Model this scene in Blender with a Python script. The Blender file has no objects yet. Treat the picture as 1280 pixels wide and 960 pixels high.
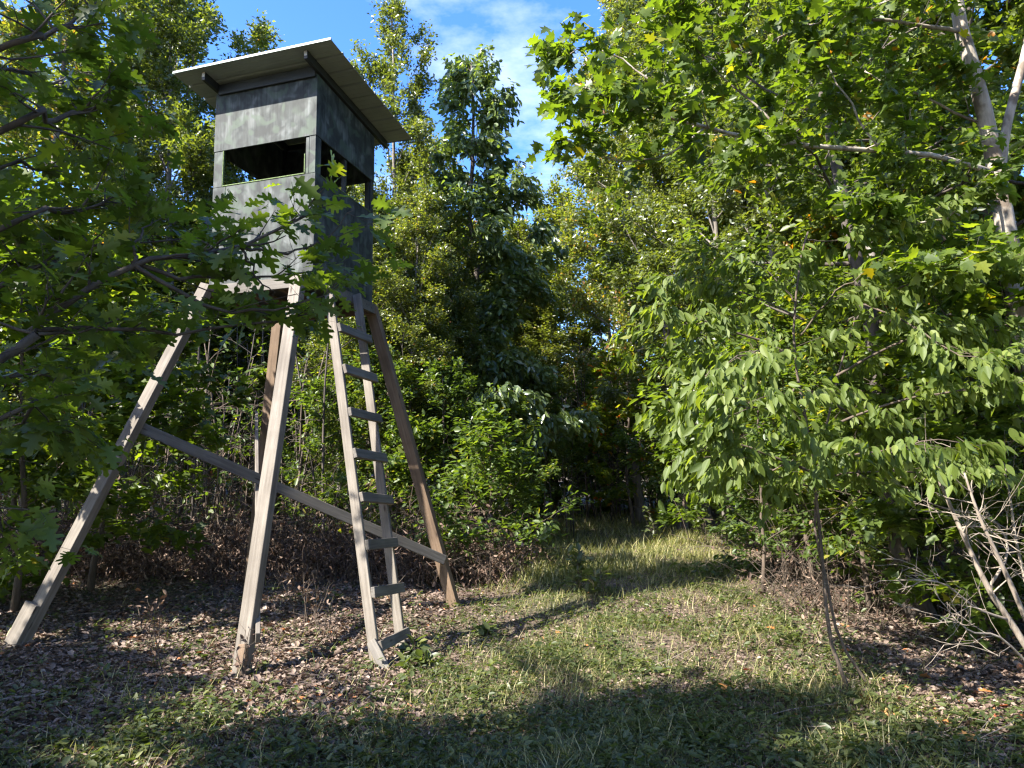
import bpy, bmesh, math
import numpy as np
from mathutils import Vector, Matrix

# ------------------------------------------------------------------ camera, sky, sun
S = bpy.context.scene
C = S.collection
F_PX, PITCH, ROLL, CAM_Z = 925.0, 0.13982, -0.01491, 1.6
cp, sp_, cr, sr = math.cos(PITCH), math.sin(PITCH), math.cos(ROLL), math.sin(ROLL)
FWD = np.array([0, cp, sp_]); UP0 = np.array([0, -sp_, cp]); RT0 = np.array([1.0, 0, 0])
RT = cr * RT0 + sr * UP0; UPV = -sr * RT0 + cr * UP0
cam = bpy.data.cameras.new('camera'); camo = bpy.data.objects.new('camera', cam); C.objects.link(camo)
cam.sensor_width = 36.0; cam.lens = F_PX / 1280 * 36; cam.clip_end = 2000; cam.clip_start = 0.05
m = Matrix.Identity(4)
for i in range(3):
    m[i][0] = RT[i]; m[i][1] = UPV[i]; m[i][2] = -FWD[i]
m[2][3] = CAM_Z
camo.matrix_world = m
S.camera = camo

SUN_EL = math.radians(41); SUN_DIR = np.array([-0.85, -0.53])          # horizontal direction towards the sun
SUN_DIR = SUN_DIR / np.linalg.norm(SUN_DIR)
w = bpy.data.worlds.new('World'); S.world = w; w.use_nodes = True
nt = w.node_tree; nt.nodes.clear()
sky = nt.nodes.new('ShaderNodeTexSky'); sky.sky_type = 'NISHITA'; sky.sun_disc = False
sky.sun_elevation = SUN_EL; sky.sun_rotation = math.atan2(SUN_DIR[0], SUN_DIR[1]); sky.air_density = 1.0; sky.dust_density = 0.8; sky.ozone_density = 2.2
tc = nt.nodes.new('ShaderNodeTexCoord'); sx = nt.nodes.new('ShaderNodeSeparateXYZ'); nt.links.new(tc.outputs['Generated'], sx.inputs[0])
def wmath(op, a, b=None, clamp=False):
    n = nt.nodes.new('ShaderNodeMath'); n.operation = op; n.use_clamp = clamp
    for i, v in enumerate((a, b)):
        if v is None: continue
        if isinstance(v, (int, float)): n.inputs[i].default_value = v
        else: nt.links.new(v, n.inputs[i])
    return n.outputs[0]
zz = wmath('MAXIMUM', sx.outputs[2], 0.05)
cb = nt.nodes.new('ShaderNodeCombineXYZ')
nt.links.new(wmath('DIVIDE', sx.outputs[0], zz), cb.inputs[0]); nt.links.new(wmath('DIVIDE', sx.outputs[1], zz), cb.inputs[1])
cn = nt.nodes.new('ShaderNodeTexNoise'); cn.inputs['Scale'].default_value = 1.55; cn.inputs['Detail'].default_value = 7; cn.inputs['Roughness'].default_value = 0.6
cmap = nt.nodes.new('ShaderNodeMapping'); cmap.inputs['Location'].default_value = (12.036, -2.215, 4.356)
nt.links.new(cb.outputs[0], cmap.inputs[0]); nt.links.new(cmap.outputs[0], cn.inputs['Vector'])
crp = nt.nodes.new('ShaderNodeValToRGB'); crp.color_ramp.elements[0].position = 0.57; crp.color_ramp.elements[1].position = 1.0
nt.links.new(cn.outputs[0], crp.inputs[0])
cmix = nt.nodes.new('ShaderNodeMixRGB'); cmix.inputs['Color2'].default_value = (3.2, 3.35, 3.5, 1)
hs = nt.nodes.new('ShaderNodeHueSaturation'); hs.inputs['Hue'].default_value = 0.515; hs.inputs['Saturation'].default_value = 1.32; hs.inputs['Value'].default_value = 0.78; nt.links.new(sky.outputs[0], hs.inputs['Color'])
nt.links.new(crp.outputs[0], cmix.inputs[0]); nt.links.new(hs.outputs[0], cmix.inputs[1])
bg = nt.nodes.new('ShaderNodeBackground'); bg.inputs[1].default_value = 0.15
nt.links.new(cmix.outputs[0], bg.inputs[0])
wo = nt.nodes.new('ShaderNodeOutputWorld'); nt.links.new(bg.outputs[0], wo.inputs[0])

sl = bpy.data.lights.new('sun', 'SUN'); so = bpy.data.objects.new('sun', sl); C.objects.link(so)
sl.energy = 4.5; sl.angle = math.radians(0.53); sl.color = (1.0, 0.95, 0.86)
sv = Vector((SUN_DIR[0] * math.cos(SUN_EL), SUN_DIR[1] * math.cos(SUN_EL), math.sin(SUN_EL)))
so.rotation_euler = sv.to_track_quat('Z', 'Y').to_euler(); so.location = sv * 60
S.view_settings.view_transform = 'Standard'; S.view_settings.look = 'None'
S.view_settings.exposure = 2.25; S.view_settings.gamma = 1.0; S.view_settings.use_curve_mapping = False
S.render.engine = 'CYCLES'
S.cycles.max_bounces = 8; S.cycles.diffuse_bounces = 6; S.cycles.transmission_bounces = 6; S.cycles.glossy_bounces = 2; S.cycles.transparent_max_bounces = 4
S.cycles.use_denoising = True; S.cycles.denoising_prefilter = 'ACCURATE'; S.cycles.sample_clamp_indirect = 6.0
S.cycles.pixel_filter_type = 'BLACKMAN_HARRIS'; S.cycles.filter_width = 1.3
S.render.use_persistent_data = False

# ------------------------------------------------------------------ helpers
rng = np.random.default_rng(11)
def A(*v): return np.array(v, float)
def ray(px, py): return RT * (px - 640) / F_PX + UPV * (480 - py) / F_PX + FWD
def P(px, py, Y):
    d = ray(px, py); q = d * (Y / d[1]); q[2] += CAM_Z; return q
def proj(p):
    q = np.asarray(p, float) - A(0, 0, CAM_Z); d = q @ FWD
    return 640 + F_PX * (q @ RT) / d, 480 - F_PX * (q @ UPV) / d
GY = [-80, 0, 3, 6.2, 8.7, 14, 22, 30, 42, 60, 100, 300]; GZ = [-0.2, 0, 0.05, 0.15, 0.29, 0.45, 0.62, 0.75, 1.3, 5, 15, 50]
def ground_z(x, y):
    x = np.asarray(x, float); y = np.asarray(y, float)
    z = np.interp(y, GY, GZ) + 0.03 * np.clip(-x - 1, 0, 14) + 0.012 * np.clip(x - 4, 0, 30)
    z = z + 0.022 * np.sin(x * 1.7 + 0.6 * y) + 0.018 * np.sin(y * 2.1 - 0.9 * x + 1) + 0.012 * np.sin(3.9 * x + 1.3) * np.sin(3.3 * y)
    return z
def gnd(px, Y):
    q = P(px, 600, Y); return A(q[0], Y, float(ground_z(q[0], Y)))

def link(o, parent=None):
    C.objects.link(o)
    if parent is not None: o.parent = parent
    return o
def tag(o, label=None, cat=None, group=None, kind=None):
    if label: o['label'] = label
    if cat: o['category'] = cat
    if group: o['group'] = group
    if kind: o['kind'] = kind
    return o
def empty(name, loc, label, cat, group=None, rz=0.0, sc=1.0):
    o = bpy.data.objects.new(name, None); o.empty_display_size = 0.2
    o.location = [float(v) for v in loc]; o.rotation_euler = (0, 0, rz); o.scale = (sc, sc, sc)
    return tag(link(o), label, cat, group)

class MB:
    """collects polygons of any size; builds one mesh"""
    def __init__(s): s.v = []; s.lp = []; s.ls = []; s.tint = []; s.n = 0
    def add(s, verts, faces, tint=None):
        """verts (n,3); faces: list of (k,m) int arrays (one per polygon size)"""
        for f in faces:
            f = np.asarray(f, int); s.lp.append((f + s.n).ravel()); s.ls.append(np.full(len(f), f.shape[1]))
            s.tint.append(np.full(len(f), 0.5) if tint is None else np.asarray(tint, float)[:len(f)])
        s.v.append(np.asarray(verts, float)); s.n += len(verts)
    def tube(s, pts, rad, sides=5, cap=True):
        pts = np.asarray(pts, float); n = len(pts); rad = np.broadcast_to(rad, n)
        t = np.gradient(pts, axis=0); t /= np.linalg.norm(t, axis=1)[:, None] + 1e-9
        ref = A(0.37, 0.21, 0.9) if abs(t[0][2]) < 0.8 else A(0.93, 0.3, 0.1)
        u = np.cross(t, ref); u /= np.linalg.norm(u, axis=1)[:, None] + 1e-9; v = np.cross(t, u)
        a = np.linspace(0, 2 * np.pi, sides, endpoint=False)
        vv = pts[:, None] + rad[:, None, None] * (np.cos(a)[None, :, None] * u[:, None] + np.sin(a)[None, :, None] * v[:, None])
        i = np.arange(n - 1)[:, None] * sides; j = np.arange(sides)[None]; k = (j + 1) % sides
        q = np.stack([i + j, i + k, i + sides + k, i + sides + j], -1).reshape(-1, 4)
        fs = [q]
        if cap: fs.append(((n - 1) * sides + np.arange(sides))[None]); fs.append(np.arange(sides)[::-1][None])
        s.add(vv.reshape(-1, 3), fs)
    def leaves(s, tmpl, pos, dirs, nrm, size, tint):
        """instances of a leaf template (verts, [faces]) at pos; y along dirs, z along nrm"""
        tv, tf = tmpl; N = len(pos)
        if N == 0: return
        d = dirs / (np.linalg.norm(dirs, axis=1)[:, None] + 1e-9)
        sd = np.cross(d, nrm); sd /= np.linalg.norm(sd, axis=1)[:, None] + 1e-9
        nn = np.cross(sd, d)
        M = np.stack([sd, d, nn], 1) * np.asarray(size)[:, None, None]
        vv = np.einsum('kc,ncd->nkd', tv, M) + pos[:, None]
        k = len(tv); off = np.arange(N)[:, None, None] * k
        fs, tt = [], []
        base = s.n
        for f in tf:
            f = np.asarray(f, int)
            s.lp.append((f[None] + off + base).ravel()); s.ls.append(np.full(N * len(f), f.shape[1])); s.tint.append(np.repeat(tint, len(f)))
        s.v.append(vv.reshape(-1, 3)); s.n += N * k
    def mesh(s, name, mat, smooth=False):
        me = bpy.data.meshes.new(name)
        v = np.concatenate(s.v); lp = np.concatenate(s.lp); ls = np.concatenate(s.ls)
        me.vertices.add(len(v)); me.vertices.foreach_set('co', v.ravel().astype(np.float32))
        me.loops.add(len(lp)); me.loops.foreach_set('vertex_index', lp.astype(np.int32))
        st = np.concatenate([[0], np.cumsum(ls)[:-1]])
        me.polygons.add(len(ls)); me.polygons.foreach_set('loop_start', st.astype(np.int32))
        if smooth: me.polygons.foreach_set('use_smooth', np.ones(len(ls), bool))
        at = me.attributes.new('tint', 'FLOAT', 'FACE'); at.data.foreach_set('value', np.concatenate(s.tint).astype(np.float32))
        me.update(calc_edges=True); me.materials.append(mat)
        return me
    def obj(s, name, mat, parent=None, smooth=False):
        return link(bpy.data.objects.new(name, s.mesh(name, mat, smooth)), parent)

# ------------------------------------------------------------------ materials
def newmat(name):
    mt = bpy.data.materials.new(name); mt.use_nodes = True; n = mt.node_tree; n.nodes.clear()
    out = n.nodes.new('ShaderNodeOutputMaterial'); return mt, n, out
def nd(n, t, **kw):
    x = n.nodes.new(t)
    for k, v in kw.items():
        if k.startswith('i_'): x.inputs[k[2:]].default_value = v
        else: setattr(x, k, v)
    return x
def ramp(n, stops, fac):
    r = n.nodes.new('ShaderNodeValToRGB'); e = r.color_ramp.elements
    while len(e) < len(stops): e.new(0.5)
    for el, (p, c) in zip(e, stops): el.position = p; el.color = (*c, 1)
    n.links.new(fac, r.inputs[0]); return r.outputs[0]
TM_ = (2.3, 2.3, 0.5)
def leafmat(name, stops, trans=0.45, rough=0.42, tmul=(1.5, 1.7, 0.5), spec=0.5, objrand=0.25, bump=0.0):
    mt, n, out = newmat(name); L = n.links.new
    at = nd(n, 'ShaderNodeAttribute', attribute_name='tint'); oi = nd(n, 'ShaderNodeObjectInfo')
    a = nd(n, 'ShaderNodeMath', operation='MULTIPLY_ADD'); L(oi.outputs['Random'], a.inputs[0]); a.inputs[1].default_value = objrand; a.inputs[2].default_value = -objrand / 2
    b = nd(n, 'ShaderNodeMath', operation='ADD'); b.use_clamp = True; L(at.outputs['Fac'], b.inputs[0]); L(a.outputs[0], b.inputs[1])
    col = ramp(n, stops, b.outputs[0])
    pb = nd(n, 'ShaderNodeBsdfPrincipled', i_Roughness=rough); L(col, pb.inputs['Base Color']); pb.inputs['Specular IOR Level'].default_value = spec
    tm = nd(n, 'ShaderNodeMixRGB', blend_type='MULTIPLY'); tm.inputs[0].default_value = 1; tm.inputs[2].default_value = (*tmul, 1); L(col, tm.inputs[1])
    tr = nd(n, 'ShaderNodeBsdfTranslucent'); L(tm.outputs[0], tr.inputs[0])
    mx = nd(n, 'ShaderNodeMixShader'); mx.inputs[0].default_value = trans; L(pb.outputs[0], mx.inputs[1]); L(tr.outputs[0], mx.inputs[2])
    L(mx.outputs[0], out.inputs[0]); return mt
def barkmat(name, c1, c2, scale=6, bump=0.5, patch=None):
    mt, n, out = newmat(name); L = n.links.new
    tc = nd(n, 'ShaderNodeTexCoord'); mp = nd(n, 'ShaderNodeMapping'); mp.inputs['Scale'].default_value = (scale * 3, scale * 3, scale * 0.6); L(tc.outputs['Object'], mp.inputs[0])
    nz = nd(n, 'ShaderNodeTexNoise', i_Scale=1.0, i_Detail=6.0, i_Roughness=0.65); L(mp.outputs[0], nz.inputs['Vector'])
    col = ramp(n, [(0.3, c1), (0.68, c2)], nz.outputs[0])
    if patch:
        n2 = nd(n, 'ShaderNodeTexNoise', i_Scale=5.0, i_Detail=3.0); L(tc.outputs['Object'], n2.inputs['Vector'])
        r2 = ramp(n, [(0.52, (0, 0, 0)), (0.6, (1, 1, 1))], n2.outputs[0])
        mx = nd(n, 'ShaderNodeMixRGB'); mx.inputs[2].default_value = (*patch, 1); L(r2, mx.inputs[0]); L(col, mx.inputs[1]); col = mx.outputs[0]
    pb = nd(n, 'ShaderNodeBsdfPrincipled', i_Roughness=0.9); L(col, pb.inputs['Base Color'])
    bp = nd(n, 'ShaderNodeBump', i_Strength=bump, i_Distance=0.01); L(nz.outputs[0], bp.inputs['Height']); L(bp.outputs[0], pb.inputs['Normal'])
    L(pb.outputs[0], out.inputs[0]); return mt
def woodmat(name, c1, c2, c3):
    mt, n, out = newmat(name); L = n.links.new
    tc = nd(n, 'ShaderNodeTexCoord'); oi = nd(n, 'ShaderNodeObjectInfo')
    ad = nd(n, 'ShaderNodeVectorMath', operation='ADD'); L(tc.outputs['Object'], ad.inputs[0])
    cx = nd(n, 'ShaderNodeCombineXYZ'); mu = nd(n, 'ShaderNodeMath', operation='MULTIPLY'); mu.inputs[1].default_value = 40; L(oi.outputs['Random'], mu.inputs[0])
    for i in range(3): L(mu.outputs[0], cx.inputs[i])
    L(cx.outputs[0], ad.inputs[1])
    mp = nd(n, 'ShaderNodeMapping'); mp.inputs['Scale'].default_value = (2.2, 45, 45); L(ad.outputs[0], mp.inputs[0])
    nz = nd(n, 'ShaderNodeTexNoise', i_Scale=1.0, i_Detail=5.0, i_Roughness=0.6, i_Distortion=0.4); L(mp.outputs[0], nz.inputs['Vector'])
    n2 = nd(n, 'ShaderNodeTexNoise', i_Scale=3.0, i_Detail=4.0); L(ad.outputs[0], n2.inputs['Vector'])
    g = ramp(n, [(0.25, c1), (0.5, c2), (0.75, c3)], nz.outputs[0])
    st = ramp(n, [(0.35, (0.62, 0.6, 0.58)), (0.6, (1, 1, 1))], n2.outputs[0])
    mx = nd(n, 'ShaderNodeMixRGB', blend_type='MULTIPLY'); mx.inputs[0].default_value = 0.8; L(g, mx.inputs[1]); L(st, mx.inputs[2])
    vr = nd(n, 'ShaderNodeTexVoronoi', i_Scale=4.5); m3 = nd(n, 'ShaderNodeMapping'); m3.inputs['Scale'].default_value = (0.6, 2.2, 2.2); L(ad.outputs[0], m3.inputs[0]); L(m3.outputs[0], vr.inputs['Vector'])
    kn = ramp(n, [(0.05, (0.3, 0.24, 0.2)), (0.13, (1, 1, 1))], vr.outputs['Distance'])
    mk = nd(n, 'ShaderNodeMixRGB', blend_type='MULTIPLY'); mk.inputs[0].default_value = 1; L(mx.outputs[0], mk.inputs[1]); L(kn, mk.inputs[2])
    pb = nd(n, 'ShaderNodeBsdfPrincipled', i_Roughness=0.8); L(mk.outputs[0], pb.inputs['Base Color'])
    bp = nd(n, 'ShaderNodeBump', i_Strength=0.35, i_Distance=0.004); L(nz.outputs[0], bp.inputs['Height']); L(bp.outputs[0], pb.inputs['Normal'])
    L(pb.outputs[0], out.inputs[0]); return mt
def plymat():
    mt, n, out = newmat('camouflage_plywood'); L = n.links.new
    tc = nd(n, 'ShaderNodeTexCoord')
    mp = nd(n, 'ShaderNodeMapping'); mp.inputs['Scale'].default_value = (30, 30, 2.0); L(tc.outputs['Object'], mp.inputs[0])
    gr = nd(n, 'ShaderNodeTexNoise', i_Scale=1.0, i_Detail=6.0, i_Roughness=0.7); L(mp.outputs[0], gr.inputs['Vector'])
    m2 = nd(n, 'ShaderNodeMapping'); m2.inputs['Scale'].default_value = (7, 7, 5.0); L(tc.outputs['Object'], m2.inputs[0])
    bl = nd(n, 'ShaderNodeTexNoise', i_Scale=1.0, i_Detail=2.5, i_Roughness=0.5, i_Distortion=0.6); L(m2.outputs[0], bl.inputs['Vector'])
    base = ramp(n, [(0.36, (0.02, 0.024, 0.024)), (0.5, (0.045, 0.053, 0.05)), (0.66, (0.095, 0.104, 0.10))], bl.outputs[0])
    gs = ramp(n, [(0.32, (0.35, 0.35, 0.36)), (0.5, (0.95, 0.95, 0.95)), (0.72, (1.5, 1.5, 1.55))], gr.outputs[0])
    mx = nd(n, 'ShaderNodeMixRGB', blend_type='MULTIPLY'); mx.inputs[0].default_value = 0.85; L(base, mx.inputs[1]); L(gs, mx.inputs[2])
    b3 = nd(n, 'ShaderNodeTexNoise', i_Scale=4.2, i_Detail=1.5, i_Distortion=0.8); L(tc.outputs['Object'], b3.inputs['Vector'])
    k3 = ramp(n, [(0.52, (0, 0, 0)), (0.62, (0.8, 0.8, 0.8))], b3.outputs[0])
    o3 = nd(n, 'ShaderNodeMixRGB'); o3.inputs[2].default_value = (0.022, 0.025, 0.024, 1); L(k3, o3.inputs[0]); L(mx.outputs[0], o3.inputs[1])
    b4 = nd(n, 'ShaderNodeTexNoise', i_Scale=5.5, i_Detail=1.5, i_Distortion=0.8); a4 = nd(n, 'ShaderNodeVectorMath', operation='ADD'); a4.inputs[1].default_value = (7.3, 2.1, 4.4); L(tc.outputs['Object'], a4.inputs[0]); L(a4.outputs[0], b4.inputs['Vector'])
    k4 = ramp(n, [(0.54, (0, 0, 0)), (0.64, (0.65, 0.65, 0.65))], b4.outputs[0])
    o4 = nd(n, 'ShaderNodeMixRGB'); o4.inputs[2].default_value = (0.06, 0.085, 0.06, 1); L(k4, o4.inputs[0]); L(o3.outputs[0], o4.inputs[1]); mx = o4
    pb = nd(n, 'ShaderNodeBsdfPrincipled', i_Roughness=0.72); L(mx.outputs[0], pb.inputs['Base Color']); pb.inputs['Specular IOR Level'].default_value = 0.3
    bp = nd(n, 'ShaderNodeBump', i_Strength=0.3, i_Distance=0.003); L(gr.outputs[0], bp.inputs['Height']); L(bp.outputs[0], pb.inputs['Normal'])
    L(pb.outputs[0], out.inputs[0]); return mt
def plain(name, col, rough=0.6, metal=0.0, var=0.25, scale=8):
    mt, n, out = newmat(name); L = n.links.new
    tc = nd(n, 'ShaderNodeTexCoord'); nz = nd(n, 'ShaderNodeTexNoise', i_Scale=float(scale), i_Detail=5.0); L(tc.outputs['Object'], nz.inputs['Vector'])
    c = ramp(n, [(0.3, tuple(v * (1 - var) for v in col)), (0.7, tuple(min(1, v * (1 + var)) for v in col))], nz.outputs[0])
    pb = nd(n, 'ShaderNodeBsdfPrincipled', i_Roughness=rough, i_Metallic=metal); L(c, pb.inputs['Base Color']); L(pb.outputs[0], out.inputs[0]); return mt
def groundmat():
    mt, n, out = newmat('forest_floor'); L = n.links.new
    tc = nd(n, 'ShaderNodeTexCoord')
    a = nd(n, 'ShaderNodeTexNoise', i_Scale=0.9, i_Detail=6.0, i_Roughness=0.6); L(tc.outputs['Object'], a.inputs['Vector'])
    b = nd(n, 'ShaderNodeTexVoronoi', i_Scale=22.0); L(tc.outputs['Object'], b.inputs['Vector'])
    sp = nd(n, 'ShaderNodeSeparateColor'); L(b.outputs['Color'], sp.inputs[0])
    lit = ramp(n, [(0.0, (0.035, 0.023, 0.016)), (0.5, (0.08, 0.055, 0.038)), (1.0, (0.14, 0.10, 0.075))], sp.outputs[0])
    c = nd(n, 'ShaderNodeTexNoise', i_Scale=40.0, i_Detail=4.0); L(tc.outputs['Object'], c.inputs['Vector'])
    gr = ramp(n, [(0.3, (0.045, 0.04, 0.022)), (0.7, (0.09, 0.085, 0.04))], c.outputs[0])
    mk = ramp(n, [(0.44, (0, 0, 0)), (0.58, (1, 1, 1))], a.outputs[0])
    mx = nd(n, 'ShaderNodeMixRGB'); L(mk, mx.inputs[0]); L(lit, mx.inputs[1]); L(gr, mx.inputs[2])
    pb = nd(n, 'ShaderNodeBsdfPrincipled', i_Roughness=0.95); L(mx.outputs[0], pb.inputs['Base Color'])
    bp = nd(n, 'ShaderNodeBump', i_Strength=0.8, i_Distance=0.03); L(c.outputs[0], bp.inputs['Height']); L(bp.outputs[0], pb.inputs['Normal'])
    L(pb.outputs[0], out.inputs[0]); return mt

G_OAK = leafmat('oak_leaf', [(0, (0.0495, 0.0757, 0.0175)), (0.5, (0.0874, 0.1281, 0.0248)), (0.86, (0.1529, 0.1966, 0.0291)), (0.97, (0.2766, 0.2475, 0.0291)), (1, (0.3494, 0.1602, 0.0291))], 0.48, 0.45, TM_, objrand=0.5)
G_MAPLE = leafmat('maple_leaf', [(0, (0.045, 0.072, 0.014)), (0.5, (0.08, 0.118, 0.019)), (0.82, (0.13, 0.165, 0.022)), (0.95, (0.24, 0.20, 0.02)), (0.985, (0.36, 0.16, 0.02)), (1, (0.32, 0.08, 0.02))], 0.5, 0.45, TM_, objrand=0.45)
G_HICK = leafmat('drooping_leaf', [(0, (0.0618, 0.0931, 0.0209)), (0.5, (0.1093, 0.1473, 0.0323)), (0.9, (0.1616, 0.1948, 0.0475)), (1, (0.2376, 0.2091, 0.0380))], 0.45, 0.55, TM_, objrand=0.45, spec=0.35)
G_SMALL = leafmat('small_leaf', [(0, (0.0552, 0.0736, 0.0230)), (0.5, (0.1012, 0.1242, 0.0368)), (0.88, (0.1610, 0.1725, 0.0517)), (0.97, (0.2530, 0.1955, 0.0460)), (1, (0.2990, 0.1380, 0.0517))], 0.45, 0.34, TM_, objrand=0.35, spec=0.9)
G_BROAD = leafmat('broad_leaf', [(0, (0.0460, 0.0690, 0.0161)), (0.5, (0.0805, 0.1127, 0.0230)), (0.88, (0.1380, 0.1667, 0.0287)), (0.98, (0.2300, 0.1955, 0.0287)), (1, (0.3220, 0.1380, 0.0230))], 0.48, 0.45, TM_, objrand=0.35)
G_DARK = leafmat('dark_leaf', [(0, (0.0567, 0.0834, 0.0367)), (0.5, (0.0918, 0.1301, 0.0500)), (1, (0.1501, 0.1918, 0.0667))], 0.4, 0.36, TM_, spec=0.9, objrand=0.2)
G_DIST = leafmat('far_leaf', [(0, (0.07, 0.092, 0.022)), (0.5, (0.125, 0.145, 0.033)), (0.85, (0.2, 0.185, 0.045)), (1, (0.3, 0.2, 0.055))], 0.48, 0.5, TM_, objrand=0.3)
G_SHRUB = leafmat('shrub_leaf', [(0, (0.0368, 0.0630, 0.0168)), (0.5, (0.0630, 0.0987, 0.0242)), (0.92, (0.1155, 0.1522, 0.0315)), (1, (0.2205, 0.1995, 0.0315))], 0.45, 0.45, TM_, objrand=0.3)
G_GRASS = leafmat('grass_blade', [(0, (0.0672, 0.0896, 0.0224)), (0.45, (0.1344, 0.1456, 0.0426)), (0.75, (0.2464, 0.2352, 0.0840)), (1, (0.4256, 0.3584, 0.1904))], 0.4, 0.55, tmul=(1.3, 1.4, 0.6), objrand=0)
G_WEED = leafmat('weed_leaf', [(0, (0.045, 0.062, 0.02)), (0.6, (0.082, 0.10, 0.033)), (1, (0.15, 0.16, 0.045))], 0.4, 0.45, objrand=0.2)
G_LITTER = leafmat('dry_leaf', [(0, (0.0438, 0.0275, 0.0187)), (0.35, (0.1063, 0.0688, 0.0500)), (0.7, (0.2000, 0.1438, 0.1100)), (0.94, (0.3125, 0.2500, 0.2000)), (1, (0.3500, 0.1375, 0.0500))], 0.15, 0.7, tmul=(1.2, 1.0, 0.8), objrand=0)
G_ORANGE = leafmat('orange_leaf', [(0, (0.25, 0.06, 0.025)), (0.5, (0.40, 0.13, 0.035)), (1, (0.45, 0.22, 0.07))], 0.2, 0.6, tmul=(1.2, 1.0, 0.8), objrand=1.0)
G_BRUSH = leafmat('dead_brush', [(0, (0.04, 0.022, 0.015)), (0.5, (0.10, 0.058, 0.038)), (1, (0.23, 0.16, 0.115))], 0.12, 0.75, tmul=(1.2, 1.0, 0.8), objrand=0)
B_GREY = barkmat('grey_bark', (0.06, 0.05, 0.042), (0.21, 0.185, 0.16))
B_DARK = barkmat('dark_bark', (0.025, 0.02, 0.017), (0.10, 0.08, 0.065))
B_PALE = barkmat('pale_bark', (0.17, 0.14, 0.11), (0.40, 0.35, 0.29), 5, 0.35, patch=(0.13, 0.10, 0.075))
B_DEAD = barkmat('dead_wood', (0.11, 0.085, 0.065), (0.30, 0.25, 0.20), 8, 0.3)
B_STEM = barkmat('brown_stem', (0.035, 0.026, 0.019), (0.12, 0.088, 0.064), 8, 0.3)
WOOD = woodmat('weathered_lumber', (0.0915, 0.0754, 0.0603), (0.1508, 0.1293, 0.1050), (0.1992, 0.1750, 0.1481))
WOOD_G = woodmat('grey_lumber', (0.0700, 0.0620, 0.0539), (0.1239, 0.1104, 0.0942), (0.1723, 0.1562, 0.1346))
WOOD_B = woodmat('brown_lumber', (0.0802, 0.0510, 0.0307), (0.1531, 0.1006, 0.0620), (0.2042, 0.1422, 0.0949))
PLY = plymat()
BLACKW = plain('black_painted_wood', (0.018, 0.02, 0.021), 0.55)
ROOFM = plain('pale_metal_sheet', (0.25, 0.27, 0.24), 0.45, 0.0, 0.12, 3)
MOSS = plain('green_trim', (0.10, 0.14, 0.05), 0.9, 0, 0.5, 60)
ENDM = plain('cut_end', (0.42, 0.38, 0.33), 0.8)
GROUNDM = groundmat()

# ------------------------------------------------------------------ ground
def make_ground():
    g = np.sinh(np.linspace(-1, 1, 190) * 5.2) / np.sinh(5.2)
    xs = g * 260; ys = g * 260 + 7
    X, Y = np.meshgrid(xs, ys); Z = ground_z(X, Y)
    n = len(xs); i = np.arange(n - 1)[:, None] * n + np.arange(n - 1)[None]
    mb = MB(); mb.add(np.stack([X, Y, Z], -1).reshape(-1, 3), [np.stack([i, i + 1, i + n + 1, i + n], -1).reshape(-1, 4)])
    o = mb.obj('ground', GROUNDM, None, True); tag(o, 'brown leaf-littered woodland ground with patches of grass', None, None, 'structure')
make_ground()

# ------------------------------------------------------------------ the tower
YAW = -0.2973; TO = A(-1.93413, 7.02408, 3.55087 + CAM_Z)
EX = A(math.cos(YAW), math.sin(YAW), 0); EY = A(-math.sin(YAW), math.cos(YAW), 0); EZ = A(0, 0, 1)
W_, D_, TF, TB, SI, BO = 1.22, 1.229, 0.652, 0.549, 0.397, 1.455
def T(x, y, z): return TO + EX * x + EY * y + EZ * z
base_c = T(-0.61, 0.61, 0); base_c[2] = float(ground_z(base_c[0], base_c[1]))
tower = empty('hunting_tower', base_c, 'raised wooden hunting blind on splayed timber legs with ladder and metal roof', 'hunting blind', None, YAW)
bpy.context.view_layer.update()
TINV = tower.matrix_world.inverted(); WM = {}
def place(o, mat4, parent=tower, pinv=None):
    link(o); o.parent = parent; o.matrix_basis = (pinv if pinv is not None else TINV) @ mat4; WM[o.name] = mat4.copy(); return o
def box_mesh(name, L, Wd, Th, mat, bev=0.004):
    bm = bmesh.new(); bmesh.ops.create_cube(bm, size=1); bmesh.ops.scale(bm, vec=(L, Wd, Th), verts=bm.verts)
    if bev: bmesh.ops.bevel(bm, geom=bm.edges[:], offset=bev, segments=1, affect='EDGES')
    me = bpy.data.meshes.new(name); bm.to_mesh(me); bm.free(); me.materials.append(mat); return me
def board(name, p0, p1, wd, th, mat, up, parent=tower, pinv=None, bev=0.004):
    """length p0-p1, width along 'up' made square to it, thickness across"""
    p0 = np.asarray(p0, float); p1 = np.asarray(p1, float)
    x = p1 - p0; L = np.linalg.norm(x); x /= L; y = up - (up @ x) * x; y /= np.linalg.norm(y); z = np.cross(x, y); c = (p0 + p1) / 2
    M4 = Matrix([[x[i], y[i], z[i], c[i]] for i in range(3)] + [[0, 0, 0, 1]])
    return place(bpy.data.objects.new(name, box_mesh(name, L, wd, th, mat, bev)), M4, parent, pinv)
TM = Matrix([[EX[i], EY[i], EZ[i], TO[i]] for i in range(3)] + [[0, 0, 0, 1]])
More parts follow.
